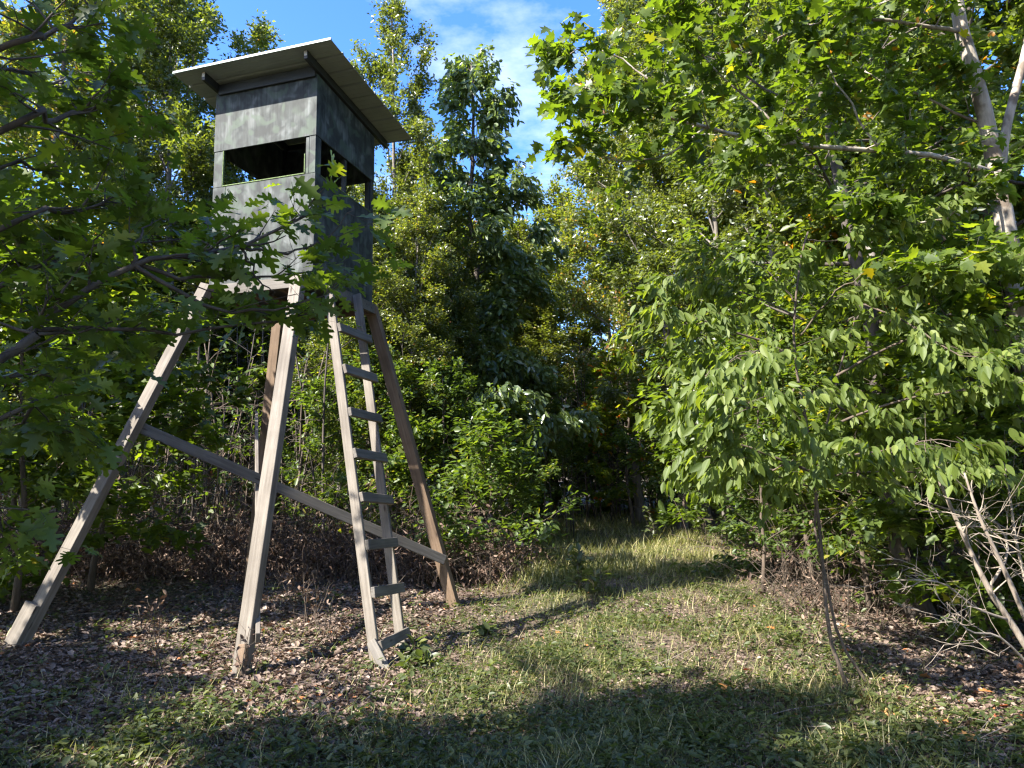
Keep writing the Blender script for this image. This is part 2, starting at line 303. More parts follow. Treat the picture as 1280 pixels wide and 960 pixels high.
def prism(name, poly, axis, a0, a1, mat, parent=tower, pinv=None, bev=0.0025):
    """polygon in (x,z) if axis 'y' or (y,z) if axis 'x', extruded a0..a1, tower coordinates"""
    bm = bmesh.new()
    mk = (lambda u, v, a: (u, a, v)) if axis == 'y' else (lambda u, v, a: (a, u, v))
    lo = [bm.verts.new(mk(u, v, a0)) for u, v in poly]; hi = [bm.verts.new(mk(u, v, a1)) for u, v in poly]
    n = len(poly); bm.faces.new(lo); bm.faces.new(hi[::-1])
    for i in range(n): bm.faces.new([lo[i], lo[(i + 1) % n], hi[(i + 1) % n], hi[i]][::-1])
    bmesh.ops.recalc_face_normals(bm, faces=bm.faces)
    if bev: bmesh.ops.bevel(bm, geom=bm.edges[:], offset=bev, segments=1, affect='EDGES')
    me = bpy.data.meshes.new(name); bm.to_mesh(me); bm.free(); me.materials.append(mat)
    return place(bpy.data.objects.new(name, me), TM, parent, pinv)
def rect(u0, u1, v0, v1): return [(u0, v0), (u1, v0), (u1, v1), (u0, v1)]
th = 0.016
zt = lambda y: TF + (TB - TF) * y / D_
# front wall, outer face at y=0
fw = prism('front_wall', rect(-W_, 0.0, -BO, -SI), 'y', 0, th, PLY)
inv_of = lambda o: WM[o.name].inverted()
fi = inv_of(fw)
prism('upper_panel', rect(-W_ - .004, 0.004, 0.0, TF), 'y', -0.006, th - .006, PLY, fw, fi)
prism('corner_strip', rect(-W_, -1.112, -SI + .002, -.002), 'y', 0.0, th, PLY, fw, fi)
prism('corner_strip', rect(-0.075, -0.003, -SI + .002, -.002), 'y', 0.0, th, PLY, fw, fi)
prism('corner_strip', rect(-0.118, -0.079, -SI + .002, -.002), 'y', 0.004, .05, PLY, fw, fi)
prism('sill_trim', rect(-1.11, -0.12, -SI + .001, -SI + .014), 'y', -0.006, .03, MOSS, fw, fi)
prism('side_trim', rect(-1.111, -1.099, -SI + .015, -.002), 'y', -0.004, .02, MOSS, fw, fi)
prism('side_trim', rect(-0.131, -0.1185, -SI + .015, -.18), 'y', -0.004, .02, MOSS, fw, fi)
# right wall, outer face at x=0
rw = prism('ladder_side_wall', rect(0.016, D_, -BO, -SI), 'x', -th, 0, PLY); ri = inv_of(rw)
prism('upper_panel', [(0.012, 0), (D_, 0), (D_, zt(D_)), (0.012, zt(0.012))], 'x', -th + .006, 0.006, PLY, rw, ri)
prism('window_post', rect(0.585, 0.625, -SI + .002, -.002), 'x', -.05, -.006, BLACKW, rw, ri)
prism('corner_strip', rect(0.018, 0.10, -SI + .002, -.002), 'x', -th, 0, PLY, rw, ri)
prism('corner_strip', rect(1.165, D_, -SI + .002, -.002), 'x', -th, 0, BLACKW, rw, ri)
prism('sill_trim', rect(0.102, 1.163, -SI + .001, -SI + .012), 'x', -.03, 0.005, MOSS, rw, ri)
# back and left walls
bw = prism('back_wall', rect(-W_ + .018, -.018, -BO, -SI), 'y', D_ - th, D_ - .002, PLY); bi = inv_of(bw)
prism('upper_panel', rect(-W_ + .018, -.018, 0, TB), 'y', D_ - th, D_ - .002, PLY, bw, bi)
for u0, u1 in ((-W_ + .018, -1.12), (-.11, -.018)): prism('corner_strip', rect(u0, u1, -SI + .002, -.002), 'y', D_ - th, D_ - .002, BLACKW, bw, bi)
lw = prism('far_side_wall', rect(0.018, D_, -BO, -SI), 'x', -W_, -W_ + th, PLY); li = inv_of(lw)
prism('upper_panel', [(0.018, 0), (D_, 0), (D_, zt(D_)), (0.018, zt(0))], 'x', -W_, -W_ + th, PLY, lw, li)
for u0, u1 in ((0.018, .1), (1.14, D_)): prism('corner_strip', rect(u0, u1, -SI + .002, -.002), 'x', -W_, -W_ + th, BLACKW, lw, li)
# inner corner posts
for x0, y0 in ((-.06, .018), (-W_ + .02, .018), (-.06, D_ - .06), (-W_ + .02, D_ - .06)):
    prism('corner_post', rect(x0, x0 + .038, -BO, zt(y0) - .004), 'y', y0, y0 + .038, BLACKW)
prism('cabin_floor', rect(-W_ + .02, -.02, -BO - .002, -BO + .018), 'y', .018, D_ - .02, BLACKW)
# roof: ribbed sheet; coordinates follow the slope
def rz(y, off): return TF + off + (TB - TF) / D_ * y
RX0, RX1, RY0, RY1 = -1.53, 0.335, -0.31, 1.56
def roof_sheet(y0, y1, name, parent, pinv, lift=0.0):
    prof = []                                                   # (y, dz) corrugation across the ribs
    n = int(round((y1 - y0) / 0.0775))
    for k in range(n + 1):
        y = y0 + (y1 - y0) * k / n
        if k % 3 == 0: prof += [(y - .018, 0), (y - .008, .019), (y + .008, .019), (y + .018, 0)]
        else: prof += [(y - .006, 0), (y, .003), (y + .006, 0)]
    prof = [(max(y0, min(y1, a)), b) for a, b in prof]
    bm = bmesh.new(); top, bot = [], []
    for x in (RX0, RX1):
        top.append([bm.verts.new((x, y, rz(y, .105 + lift) + d)) for y, d in prof]); bot.append([bm.verts.new((x, y, rz(y, .1035 + lift) + d - .0015)) for y, d in prof])
    for k in range(len(prof) - 1):
        bm.faces.new([top[0][k], top[1][k], top[1][k + 1], top[0][k + 1]]); bm.faces.new([bot[0][k], bot[0][k + 1], bot[1][k + 1], bot[1][k]])
        for s in (0, 1): bm.faces.new([top[s][k], top[s][k + 1], bot[s][k + 1], bot[s][k]])
    for k in (0, -1): bm.faces.new([top[0][k], top[1][k], bot[1][k], bot[0][k]])
    bmesh.ops.recalc_face_normals(bm, faces=bm.faces)
    me = bpy.data.meshes.new(name); bm.to_mesh(me); bm.free(); me.materials.append(ROOFM)
    return place(bpy.data.objects.new(name, me), TM, parent, pinv)
roof = roof_sheet(RY0, 0.62, 'roof', tower, None)
rfi = inv_of(roof)
roof_sheet(0.60, RY1, 'roof_sheet', roof, rfi, 0.004)
prism('front_flashing', [(RX0, rz(RY0, .094)), (RX1, rz(RY0, .094)), (RX1, rz(RY0, .108)), (RX0, rz(RY0, .108))], 'y', RY0 - .006, RY0 - .003, plain('pale_green_edge', (0.14, 0.21, 0.18), 0.4, 0, 0.1), roof, rfi)
for xc in (-W_ + .02, 0.012):
    y0, y1 = RY0 + .07, RY1 - .05
    rf = prism('rafter', [(y0, rz(y0, .012)), (y1, rz(y1, .012)), (y1, rz(y1, .100)), (y0, rz(y0, .100))], 'x', xc - .02, xc + .02, BLACKW)
    rfin = inv_of(rf)
    prism('rafter_end', [(xc - .017, rz(y0, .045)), (xc + .017, rz(y0, .045)), (xc + .017, rz(y0, .095)), (xc - .017, rz(y0, .095))], 'y', y0 - .003, y0 - .0005, ENDM, rf, rfin, 0)
prism('top_plate', rect(-W_ + .045, -.012, TF - .03, TF + .085), 'y', -.004 - .03, -.008, BLACKW)
prism('top_plate', rect(-W_ + .045, -.012, TB - .03, TB + .085), 'y', D_, D_ + .03, BLACKW)
# deck frame
dz0, dz1 = -BO - .115, -BO - .004
for nm, pl, ax, a0, a1, mt in (('rim_joist', rect(-W_ - .02, .03, dz0, dz1), 'y', -.038, 0.0, WOOD_G), ('rim_joist', rect(-W_ - .02, .03, dz0, dz1), 'y', D_, D_ + .038, WOOD_B),
                               ('rim_joist', rect(.002, D_ - .002, dz0, dz1), 'x', -.005, .033, WOOD_G), ('rim_joist', rect(.002, D_ - .002, dz0, dz1), 'x', -W_ - .02, -W_ + .018, WOOD_B),
                               ('floor_joist', rect(.004, D_ - .004, dz0 + .01, dz1), 'x', -.42, -.382, WOOD_B), ('floor_joist', rect(.004, D_ - .004, dz0 + .01, dz1), 'x', -.84, -.802, WOOD_B)):
    prism(nm, pl, ax, a0, a1, mt)
# legs
def foot(px, py, H):
    d = ray(px, py); q = d * (-H / d[2]); q[2] += CAM_Z; return q
feet = {'M': foot(300, 850, 1.45), 'L': foot(22, 808, 1.32), 'R': foot(568, 756, 1.30)}
tl = lambda q: A((q - TO) @ EX, (q - TO) @ EY, q[2] - TO[2])
bl = T(-W_ - .75, D_ + .62, 0); bl[2] = float(ground_z(bl[0], bl[1])); feet['B'] = bl
for k, q in feet.items():
    feet[k] = q.copy(); feet[k][2] = min(q[2], float(ground_z(q[0], q[1]))) - .02
tops = {'M': T(-.10, -.085, dz1 - .01), 'L': T(-W_ + .06, -.085, dz1 - .01), 'R': T(-.06, D_ + .085, dz1 - .01), 'B': T(-W_ - .06, D_ + .085, dz1 - .01)}
LEGM = {'M': WOOD, 'L': WOOD, 'R': WOOD_B, 'B': WOOD_B}
legs = {}
for k in 'MLRB':
    legs[k] = board('leg', feet[k], tops[k], .125, .088, LEGM[k], EX)
def legpt(k, py):
    lo, hi = 0.0, 1.0
    for _ in range(40):
        t = (lo + hi) / 2; q = feet[k] * (1 - t) + tops[k] * t
        if proj(q)[1] > py: lo = t
        else: hi = t
    return q
def subboard(par, name, p0, p1, wd, thk, mat, up): return board(name, p0, p1, wd, thk, mat, up, par, inv_of(par))
# splice blocks at the feet
lm = feet['M']; ax = (tops['M'] - lm) / np.linalg.norm(tops['M'] - lm)
subboard(legs['M'], 'foot_block', lm + EX * .055 - EY * .065 + A(0, 0, -.01), lm + EX * .03 - EY * .07 + ax * .30, .07, .035, WOOD_B, EX)
lm = feet['L']; ax = (tops['L'] - lm) / np.linalg.norm(tops['L'] - lm)
subboard(legs['L'], 'foot_block', lm - EX * .02 - EY * .07, lm - EX * .02 - EY * .07 + ax * .42, .15, .045, WOOD, EX)
# two long diagonal braces
b0 = legpt('L', 533); b1 = legpt('R', 697); bd = (b1 - b0) / np.linalg.norm(b1 - b0)
board('diagonal_brace', b0 - bd * .12 + EY * .07, b1 + bd * .06 - EY * .075 + EX * .03, .105, .036, WOOD_G, EZ)
b0 = legpt('M', 790); b1 = legpt('B', 520) - EX * .17; bd = (b1 - b0) / np.linalg.norm(b1 - b0)
board('diagonal_brace', b0 - bd * .06 + EX * .10, b1 + bd * .05, .10, .036, WOOD, EZ)
# ladder
la0 = foot(471, 834, 1.42); lb0 = foot(502, 806, 1.37)
la0 = la0 - A(0, 0, .03); lb0 = lb0 - A(0, 0, .02)
la1 = T(.075, .14, -BO + .0); lb1 = T(.075, .74, -BO - .02)
ladder = board('ladder', la0, la1, .09, .038, WOOD, EX)
lad_i = inv_of(ladder)
ladder_b = board('rail', lb0, lb1, .09, .038, WOOD, EX, ladder, lad_i)
ld = (la1 - la0) / np.linalg.norm(la1 - la0)
rn = np.cross(lb0 - la0, ld); rn /= np.linalg.norm(rn)
if rn @ EX < 0: rn = -rn
def t_for(py, p0, p1):
    lo, hi = 0.0, 1.0
    for _ in range(40):
        t = (lo + hi) / 2
        if proj(p0 * (1 - t) + p1 * t)[1] > py: lo = t
        else: hi = t
    return t
for i, (ya, yb) in enumerate(((411, 426), (464, 474), (516, 524), (568, 575), (624, 627), (683, 680), (744, 735), (811, 792))):
    a = la0 + (la1 - la0) * t_for(ya, la0, la1); b = lb0 + (lb1 - lb0) * t_for(yb, lb0, lb1)
    e = (b - a) / np.linalg.norm(b - a)
    o_ = rn * .064
    jr = np.random.default_rng(90 + i); board('rung', a - e * jr.uniform(.005, .03) + o_ + ld * jr.normal(0, .008), b + e * jr.uniform(.03, .075) + o_ + ld * jr.normal(0, .008), jr.uniform(.082, .094), .036, (WOOD_G, WOOD, WOOD_G)[i % 3], ld + EX * jr.normal(0, .06), ladder, lad_i)
board('ladder_stake', foot(487, 838, 1.42) - A(0, 0, .05), la0 + ld * .24 - EY * .03, .08, .032, WOOD_G, EX, ladder, lad_i)

# ------------------------------------------------------------------ leaf shapes
def half_leaf(outline, fold=0.12, droop=0.2):
    """outline of the right half from base to tip -> two folded polygons"""
    r = [(0, 0)] + outline; n = len(r)
    mid = [(0, 0)] + [(0, q) for q in (0.35, 0.7)] + [outline[-1]]
    f = lambda x, y: fold * abs(x) - droop * max(y, 0) ** 2
    vs = [(x, y, f(x, y)) for x, y in r] + [(-x, y, f(x, y)) for x, y in r[1:-1]] + [(0, 0.35, f(0, .35)), (0, 0.7, f(0, .7))]
    L = list(range(n, n + n - 2)); m1, m2 = len(vs) - 2, len(vs) - 1
    right = list(range(n)) + [m2, m1]
    left = [0, m1, m2, n - 1] + L[::-1]
    return np.array(vs), [np.array([right]), np.array([left])]
OAK = half_leaf([(.025, .06), (.05, .15), (.17, .17), (.22, .26), (.09, .33), (.11, .39), (.31, .43), (.36, .55), (.27, .56), (.12, .56), (.14, .62), (.27, .70), (.25, .80), (.10, .77), (.09, .84), (.12, .93), (0, 1)], .18, .22)
MAPLE = half_leaf([(.10, -.03), (.27, .03), (.45, .02), (.39, .16), (.30, .23), (.42, .34), (.60, .47), (.43, .52), (.33, .55), (.21, .50), (.20, .62), (.25, .74), (.13, .76), (0, 1)], .14, .18)
DROOP = half_leaf([(.09, .09), (.19, .27), (.225, .47), (.175, .68), (.085, .86), (0, 1)], .28, .32)
LEAF4 = (np.array([(0, 0, 0), (.21, .28, .05), (.2, .62, .03), (0, 1, -.12), (-.2, .62, .03), (-.21, .28, .05)]), [np.array([[0, 1, 2, 3], [0, 3, 4, 5]])])
LEAF2 = (np.array([(0, 0, 0), (.26, .48, .07), (0, 1, -.1), (-.26, .48, .07)]), [np.array([[0, 1, 2], [0, 2, 3]])])
LOBE = (np.array([(0, 0, 0), (.38, .05, .03), (.24, .3, .03), (.46, .5, .04), (.2, .62, .02), (0, 1, -.12), (-.2, .62, .02), (-.46, .5, .04), (-.24, .3, .03), (-.38, .05, .03)]), [np.array([[0, 1, 2, 3, 4, 5], [0, 5, 6, 7, 8, 9]])])
BLADE = (np.array([(-.019, 0, 0), (.019, 0, 0), (.015, .5, .07), (-.015, .5, .07), (0, 1, .32)]), [np.array([[0, 1, 2, 3]]), np.array([[3, 2, 4]])])
CURL = (np.array([(0, 0, 0), (.26, .3, .16), (.22, .72, .12), (0, 1, -.05), (-.2, .7, .2), (-.27, .3, .1)]), [np.array([[0, 1, 2, 3], [0, 3, 4, 5]])])

STRIP = (np.array([(0, 0, 0), (.045, .3, .10), (.035, .7, -.04), (0, 1, .16), (-.035, .65, -.02), (-.045, .3, .07)]), [np.array([[0, 1, 2, 3], [0, 3, 4, 5]])])
def unit(v): v = np.asarray(v, float); return v / (np.linalg.norm(v, axis=-1, keepdims=True) + 1e-9)
def curve(r, p, d, L, n, wig, up):
    pts = [np.array(p, float)]; d = unit(d)
    for _ in range(n - 1):
        d = unit(d + r.normal(0, wig, 3) + A(0, 0, up)); pts.append(pts[-1] + d * L / (n - 1))
    return np.array(pts)
def along(pts, t):
    n = len(pts) - 1; i = min(int(t * n), n - 1); f = t * n - i
    return pts[i] * (1 - f) + pts[i + 1] * f, unit(pts[i + 1] - pts[i])

def shoots(r, limb, L, wood, anc, sub_sp=.3, sub_len=.5, tw_sp=.16, tw_len=.3, rad=.012, t0=.15, flat=.6, tw_tube=True, droop=0.0):
    """side branches and twigs on a limb; collects leaf anchors (pos, dir)"""
    ns = max(2, int(L / sub_sp))
    for k in range(ns):
        t = t0 + (1 - t0) * (k + r.random()) / ns
        p, tg = along(limb, t)
        sd = unit(np.cross(tg, A(0, 0, 1)) * (1 if k % 2 else -1) + tg * r.uniform(.3, 1.1) + r.normal(0, .45, 3) * A(1, 1, flat) + A(0, 0, .12 - droop))
        l = sub_len * (1 - .5 * t) * r.uniform(.6, 1.3)
        sp_ = curve(r, p, sd, l, 5, .13, .03 - droop * .3)
        wood.tube(sp_, np.linspace(rad, rad * .35, 5), 4, False)
        nt_ = max(2, int(l / tw_sp))
        for j in range(nt_):
            tt = .2 + .8 * (j + r.random()) / nt_; q, tg2 = along(sp_, tt)
            td = unit(tg2 + np.cross(tg2, A(0, 0, 1)) * (1.0 if j % 2 else -1.0) * r.uniform(.4, 1.1) + r.normal(0, .4, 3) * A(1, 1, flat) - A(0, 0, droop))
            tl_ = tw_len * r.uniform(.5, 1.2)
            tp = curve(r, q, td, tl_, 3, .12, -droop * .3)
            if tw_tube: wood.tube(tp, np.linspace(rad * .4, rad * .15, 3), 3, False)
            for u in (.35, .65, 1.0):
                a, ad = along(tp, u); anc.append((a, ad))
        for u in (.5, .75, 1.0):
            a, ad = along(sp_, u); anc.append((a, ad))

def leaf_field(r, anc, N, size, jit=.06, up=1.0, tilt=.55, hang=.25, sp=1.0):
    ap = np.array([a for a, _ in anc]); ad = np.array([d for _, d in anc])
    i = r.integers(0, len(ap), N)
    pos = ap[i] + r.normal(0, jit, (N, 3))
    d = unit(ad[i] * .7 + r.normal(0, .6 * sp, (N, 3)) * A(1, 1, .5) - A(0, 0, hang))
    n = unit(r.normal(0, tilt, (N, 3)) + A(0, 0, up))
    return pos, d, n, size * (.42 + .85 * np.sqrt(r.random(N)))
def tints(r, N, lo=.15, hi=.8, rare=.02):
    t = np.clip(r.normal((lo + hi) / 2, (hi - lo) / 3.2, N), 0, .88)
    m_ = r.random(N) < rare; t[m_] = r.uniform(.9, 1.0, m_.sum()); return t

def tree_meshes(seed, h=10, base=.28, spread=2.4, n_limb=22, el0=5, el1=60, tr=.11, N=16000, tmpl=LEAF4, lsize=.12, leaf=None, bark=None, lean=.02,
                sub_sp=.3, tw_sp=.17, tw_len=.32, jit=.07, tilt=.8, hang=.25, trunk=None, rare=.02, prof='oval', name='tree', up=.06, droop=0.0):
    r = np.random.default_rng(seed); wood = MB(); anc = []
    if trunk is None:
        n = 10; t = np.linspace(0, 1, n)
        wx = np.cumsum(r.normal(0, h * .008, (n, 2)), axis=0); wx -= wx[0]
        ln = r.normal(0, lean, 2) * h
        trunk = np.stack([wx[:, 0] + ln[0] * t, wx[:, 1] + ln[1] * t, t * h], 1)
    else: trunk = np.asarray(trunk, float); n = len(trunk); t = np.linspace(0, 1, n)
    rad = tr * (1 - .88 * t) + .006; rad[0] *= 1.35
    tk = trunk.copy(); tk[0, 2] -= .12
    wood.tube(tk, rad, 9, True)
    for i in range(n_limb):
        u = ((i + r.random()) / n_limb); tt = base + (1 - base) * u * .98
        p, tg = along(trunk, tt)
        az = i * 2.399 + r.normal(0, .4); el = math.radians(el0 + (el1 - el0) * u + r.normal(0, 9))
        pf = math.sin(math.pi * (.18 + .78 * u)) ** .7 if prof == 'oval' else (1 - u) ** .75 * .9 + .15
        L = spread * pf * r.uniform(.7, 1.2)
        d = A(math.cos(az) * math.cos(el), math.sin(az) * math.cos(el), math.sin(el))
        limb = curve(r, p, d, L, 6, .1, up)
        lr = max(.009, tr * (1 - .85 * tt) * .42)
        wood.tube(limb, np.linspace(lr, lr * .25, 6), 5, False)
        shoots(r, limb, L, wood, anc, sub_sp, L * .42 + .12, tw_sp, tw_len, lr * .4, .18, .6, True, droop)
    cr_ = MB(); pos, d, nn, sz = leaf_field(r, anc, N, lsize, jit, 1.0, tilt, hang)
    cr_.leaves(tmpl, pos, d, nn, sz, tints(r, N, rare=rare))
    return wood.mesh('trunk', bark, True), cr_.mesh('crown', leaf)
def put_tree(name, meshes, loc, sc, rz, label, group, cat='tree', zs=1.0):
    e = empty(name, loc, label, cat, group, rz); e.scale = (sc, sc, sc * zs)
    link(bpy.data.objects.new('trunk', meshes[0]), e); link(bpy.data.objects.new('crown', meshes[1]), e)
    return e

PROTO = {
    'small_a': tree_meshes(1, 11, .16, 1.7, 34, 20, 68, .085, 42000, LEAF2, .088, G_SMALL, B_GREY, sub_sp=.27, jit=.08, rare=.03),
    'small_b': tree_meshes(2, 10.5, .2, 1.9, 32, 15, 65, .09, 42000, LEAF2, .088, G_SMALL, B_GREY, sub_sp=.27, jit=.08, rare=.03),
    'broad_a': tree_meshes(3, 10, .22, 2.5, 26, 5, 60, .12, 24000, LOBE, .135, G_BROAD, B_DARK, rare=.02),
    'broad_b': tree_meshes(4, 10.5, .25, 2.3, 26, 8, 62, .11, 24000, LEAF4, .14, G_BROAD, B_GREY, rare=.02),
    'dark': tree_meshes(5, 8.6, .14, 1.9, 46, 15, 62, .09, 26000, LEAF4, .13, G_DARK, B_DARK, hang=.75, tilt=.8, droop=.15, rare=0, sub_sp=.25, prof='cone'),
    'far': tree_meshes(6, 13, .15, 2.9, 36, 10, 65, .14, 26000, LEAF2, .15, G_DIST, B_GREY, jit=.1, rare=.04),
    'under_a': tree_meshes(7, 4.4, .12, 1.45, 18, 5, 50, .035, 4200, LEAF4, .125, G_SHRUB, B_STEM, rare=.03, tilt=.45),
    'under_b': tree_meshes(8, 4.0, .1, 1.6, 18, 0, 45, .035, 3600, LOBE, .14, G_MAPLE, B_STEM, rare=.012, tilt=.4),
    'shrub': tree_meshes(9, 2.0, .05, 1.15, 20, 10, 60, .02, 3200, LEAF4, .115, G_SHRUB, B_STEM, rare=.02, sub_sp=.2, tilt=.45, prof='cone'),
}
# thin, nearly bare understory stems
def stem_meshes(seed, h):
    r = np.random.default_rng(seed); wd = MB(); anc = []
    tk = curve(r, (0, 0, -.1), A(r.normal(0, .05), r.normal(0, .05), 1), h, 8, .05, .05)
    wd.tube(tk, np.linspace(.026, .008, 8), 6)
    for k in range(14):
        t = r.uniform(.12, 1); p, tg = along(tk, t); a = r.uniform(0, 6.28)
        L = r.uniform(.25, .9); lb = curve(r, p, A(math.cos(a), math.sin(a), r.uniform(-.1, .9)), L, 5, .16, 0)
        wd.tube(lb, np.linspace(.008, .003, 5), 4, False)
        for u in (.6, 1):
            anc.append(along(lb, u))
            q, tg = along(lb, u * .8); wd.tube(curve(r, q, tg + r.normal(0, .6, 3), L * .4, 3, .2, 0), np.linspace(.004, .002, 3), 3, False)
    cr_ = MB(); N = 90; pos, d, nn, sz = leaf_field(r, anc, N, .10, .06); cr_.leaves(LEAF4, pos, d, nn, sz, tints(r, N))
    return wd.mesh('trunk', B_STEM if seed % 2 else B_DARK, True), cr_.mesh('crown', G_SHRUB)
STEMS = [stem_meshes(40 + k, h) for k, h in enumerate((4.2, 3.6, 4.6, 3.0))]

# ------------------------------------------------------------------ placed trees: (pixel column, distance, kind, scale, z scale, label, group)
def tower_line(x, y):            # keep the sun's path to the cabin free of tall crowns
    v = A(x + 2.5, y - 7.5); s_ = v @ SUN_DIR; return s_ > 0 and abs(v @ A(-SUN_DIR[1], SUN_DIR[0])) < 3.0 and s_ < 12
def clearing(x, y):
    return (-0.9 + .12 * (y - 8) < x < 3.4 + .15 * (y - 7)) and y < 24
r1 = np.random.default_rng(21)
NM = {'small': 'slender_tree', 'broad': 'broadleaf_tree', 'dark': 'drooping_tree', 'far': 'pale_tree', 'under': 'sapling', 'shrub': 'shrub'}
def place_px(px, Y, kind, sc, zs, label, group=None, cat='tree'):
    return put_tree(NM[kind.split('_')[0]], PROTO[kind], gnd(px, Y), sc, r1.uniform(0, 6.28), label, group, cat, zs)
GT = 'trees rising behind the hunting tower'
LT = 'small-leaved slender tree rising behind the hunting tower'
for px, Y, k, sc, zs in ((40, 14, 'small_a', 1.15, 1.05), (215, 15.5, 'small_b', 1.15, 1.08), (300, 17, 'small_a', 1.1, 1.0), (130, 17, 'small_b', 1.2, 1.1), (390, 17, 'small_a', 1.0, .8)):
    place_px(px, Y, k, sc, zs, LT, GT)
place_px(488, 14.2, 'small_a', .82, 1.22, 'tall narrow small-leaved tree just past the right edge of the tower roof')
place_px(545, 18.5, 'small_b', .95, 1.0, 'small-leaved tree between the tall narrow tree and the dark drooping tree')
place_px(600, 15.5, 'dark', 1.2, 1.02, 'dark tree with large drooping leaves at the left edge of the clearing')
place_px(655, 19.5, 'small_a', .95, .78, 'small-leaved tree between the dark drooping tree and the pale far trees')
for px, Y, sc, zs in ((690, 27, 1.0, .92), (640, 30, .95, .9), (760, 29, 1.05, 1.0), (560, 25, .8, .95), (500, 23, .75, .95), (615, 23, .72, .95), (455, 25, .85, .95), (670, 24, .72, 1.0)):
    place_px(px, Y, 'far', sc, zs, 'pale yellow-green tree at the far end of the clearing', 'pale trees at the far end of the clearing')
for px, Y, k, sc, zs, lab in ((505, 13.2, 'small_b', .62, 1.0, 'low small-leaved tree seen between the ladder and the dark drooping tree'), (565, 14.6, 'small_a', .6, 1.0, 'low small-leaved tree directly before the dark drooping tree'), (648, 19.5, 'small_b', .75, 1.0, 'low small-leaved tree at the far left corner of the grass strip'), (425, 13.0, 'small_a', .6, 1.0, 'low small-leaved tree behind the ladder')):
    place_px(px, Y, k, sc, zs, lab)
GR = 'trees along the right side of the clearing'
for px, Y, k, sc, zs in ((800, 21, 'small_a', 1.25, 1.3), (850, 17.5, 'small_b', 1.15, 1.2), (905, 14.5, 'small_a', 1.05, 1.15), (985, 12.5, 'small_b', 1.0, 1.2)):
    place_px(px, Y, k, sc, zs, {800: 'tall small-leaved tree where the grass strip ends in the woods', 850: 'tall small-leaved tree second from the end of the grass strip', 905: 'tall small-leaved tree third from the end of the grass strip', 985: 'tall small-leaved tree right behind the bright drooping sapling'}[px], GR)
for px, Y, k, sc, zs in ((1000, 15.5, 'broad_a', 1.15, 1.2), (1120, 11.5, 'broad_b', 1.0, 1.2), (1230, 10.0, 'broad_a', 1.0, 1.1), (880, 20, 'broad_b', 1.2, 1.2)):
    place_px(px, Y, k, sc, zs, 'tall broad-leaved tree in the dense right-hand woods', GR)
# understory
GU = 'young saplings under the trees'
for px, Y, k, sc in ((555, 12.9, 'under_a', .72), (632, 13.4, 'under_a', .62), (530, 12.2, 'shrub', 1.0), (668, 16.5, 'under_a', .8)):
    lab = {555: 'leafy sapling behind the far ladder-side leg of the tower', 632: 'small leafy sapling below the dark drooping tree', 530: 'bushy green shrub just behind the ladder and far leg', 668: 'leafy sapling at the far left corner of the clearing'}[px]
    place_px(px, Y, k, sc, 1.0, lab, None, 'sapling')
place_px(610, 11.2, 'shrub', 1.05, 1.0, 'low round green shrub beside the far ladder-side tower leg', None, 'shrub')
for px, Y, k, sc in ((120, 9.2, 'under_b', .95), (30, 8.0, 'under_b', .9), (405, 12.2, 'under_a', .62), (470, 12.6, 'under_a', .75), (-60, 7.5, 'under_a', 1.0)):
    lab = {120: 'lobed-leaved sapling behind the splayed leg under the oak branches', 30: 'lobed-leaved sapling outside the foot of the splayed leg under the oak'}.get(px)
    place_px(px, Y, k, sc, 1.0, lab or 'leafy sapling in the thicket behind the tower legs', None if lab else GU, 'sapling')
for px, Y, k, sc in ((850, 16.5, 'under_a', .9), (910, 13.5, 'under_b', .85), (960, 11.2, 'under_a', .9), (790, 19.5, 'under_b', 1.1), (1060, 9.6, 'under_b', 1.0), (1180, 8.8, 'under_a', .95), (1270, 8.2, 'under_b', .9), (1010, 9.2, 'under_a', .8), (945, 9.3, 'under_a', .62), (1195, 7.1, 'under_b', .7), (1235, 6.9, 'under_a', .8), (1075, 8.0, 'under_a', .72), (1300, 6.2, 'under_b', .8), (990, 10.3, 'shrub', 1.0), (1110, 8.6, 'shrub', .9), (1200, 7.6, 'shrub', .85)):
    lab = {850: 'leafy sapling at the far right corner of the clearing', 790: 'leafy sapling at the very end of the grass strip', 1300: 'lobed-leaved sapling behind the leafless pale bush', 1235: 'leafy sapling between the leafless bush and the dark crooked trunk',
           1195: 'lobed-leaved sapling close beside the dark crooked trunk', 1110: 'bushy shrub at the foot of the woods behind the bright drooping sapling'}.get(px)
    place_px(px, Y, k, sc, 1.0, lab or 'leafy sapling along the right edge of the clearing', None if lab else GU, 'sapling')
# deeper woods
GW = 'deep woods around the clearing'
cnt = 0; tries = 0; pts_ = []
while cnt < 95 and tries < 6000:
    tries += 1
    y = r1.uniform(11, 46); x = r1.uniform(-1.05, 1.1) * (y * .85 + 3)
    if clearing(x, y) or (y < 19 and -6.5 < x < 1.5) or (y < 24 and 2 < x < 5.8) : continue
    if 24 < y < 60 and -1.5 < x / y * 10 < 2.2 and r1.random() < .65: continue
    if any((x - a) ** 2 + (y - b) ** 2 < 2.0 ** 2 for a, b in pts_): continue
    pts_.append((x, y)); cnt += 1
    k = ('broad_a', 'broad_b', 'small_a', 'small_b', 'broad_a')[r1.integers(0, 5)]
    gap = abs(x / y - .05) < .24 or (-.28 < x / y < 0)
    sc = r1.uniform(.85, 1.05); zs = r1.uniform(.8, .95) if gap else r1.uniform(.95, 1.3)
    if x < -5 and y < 21: zs *= .62
    put_tree(NM[k.split('_')[0]], PROTO[k], (x, y, float(ground_z(x, y))), sc, r1.uniform(0, 6.28),
             'tree standing deep in the woods behind the wood edge', GW, 'tree', zs)
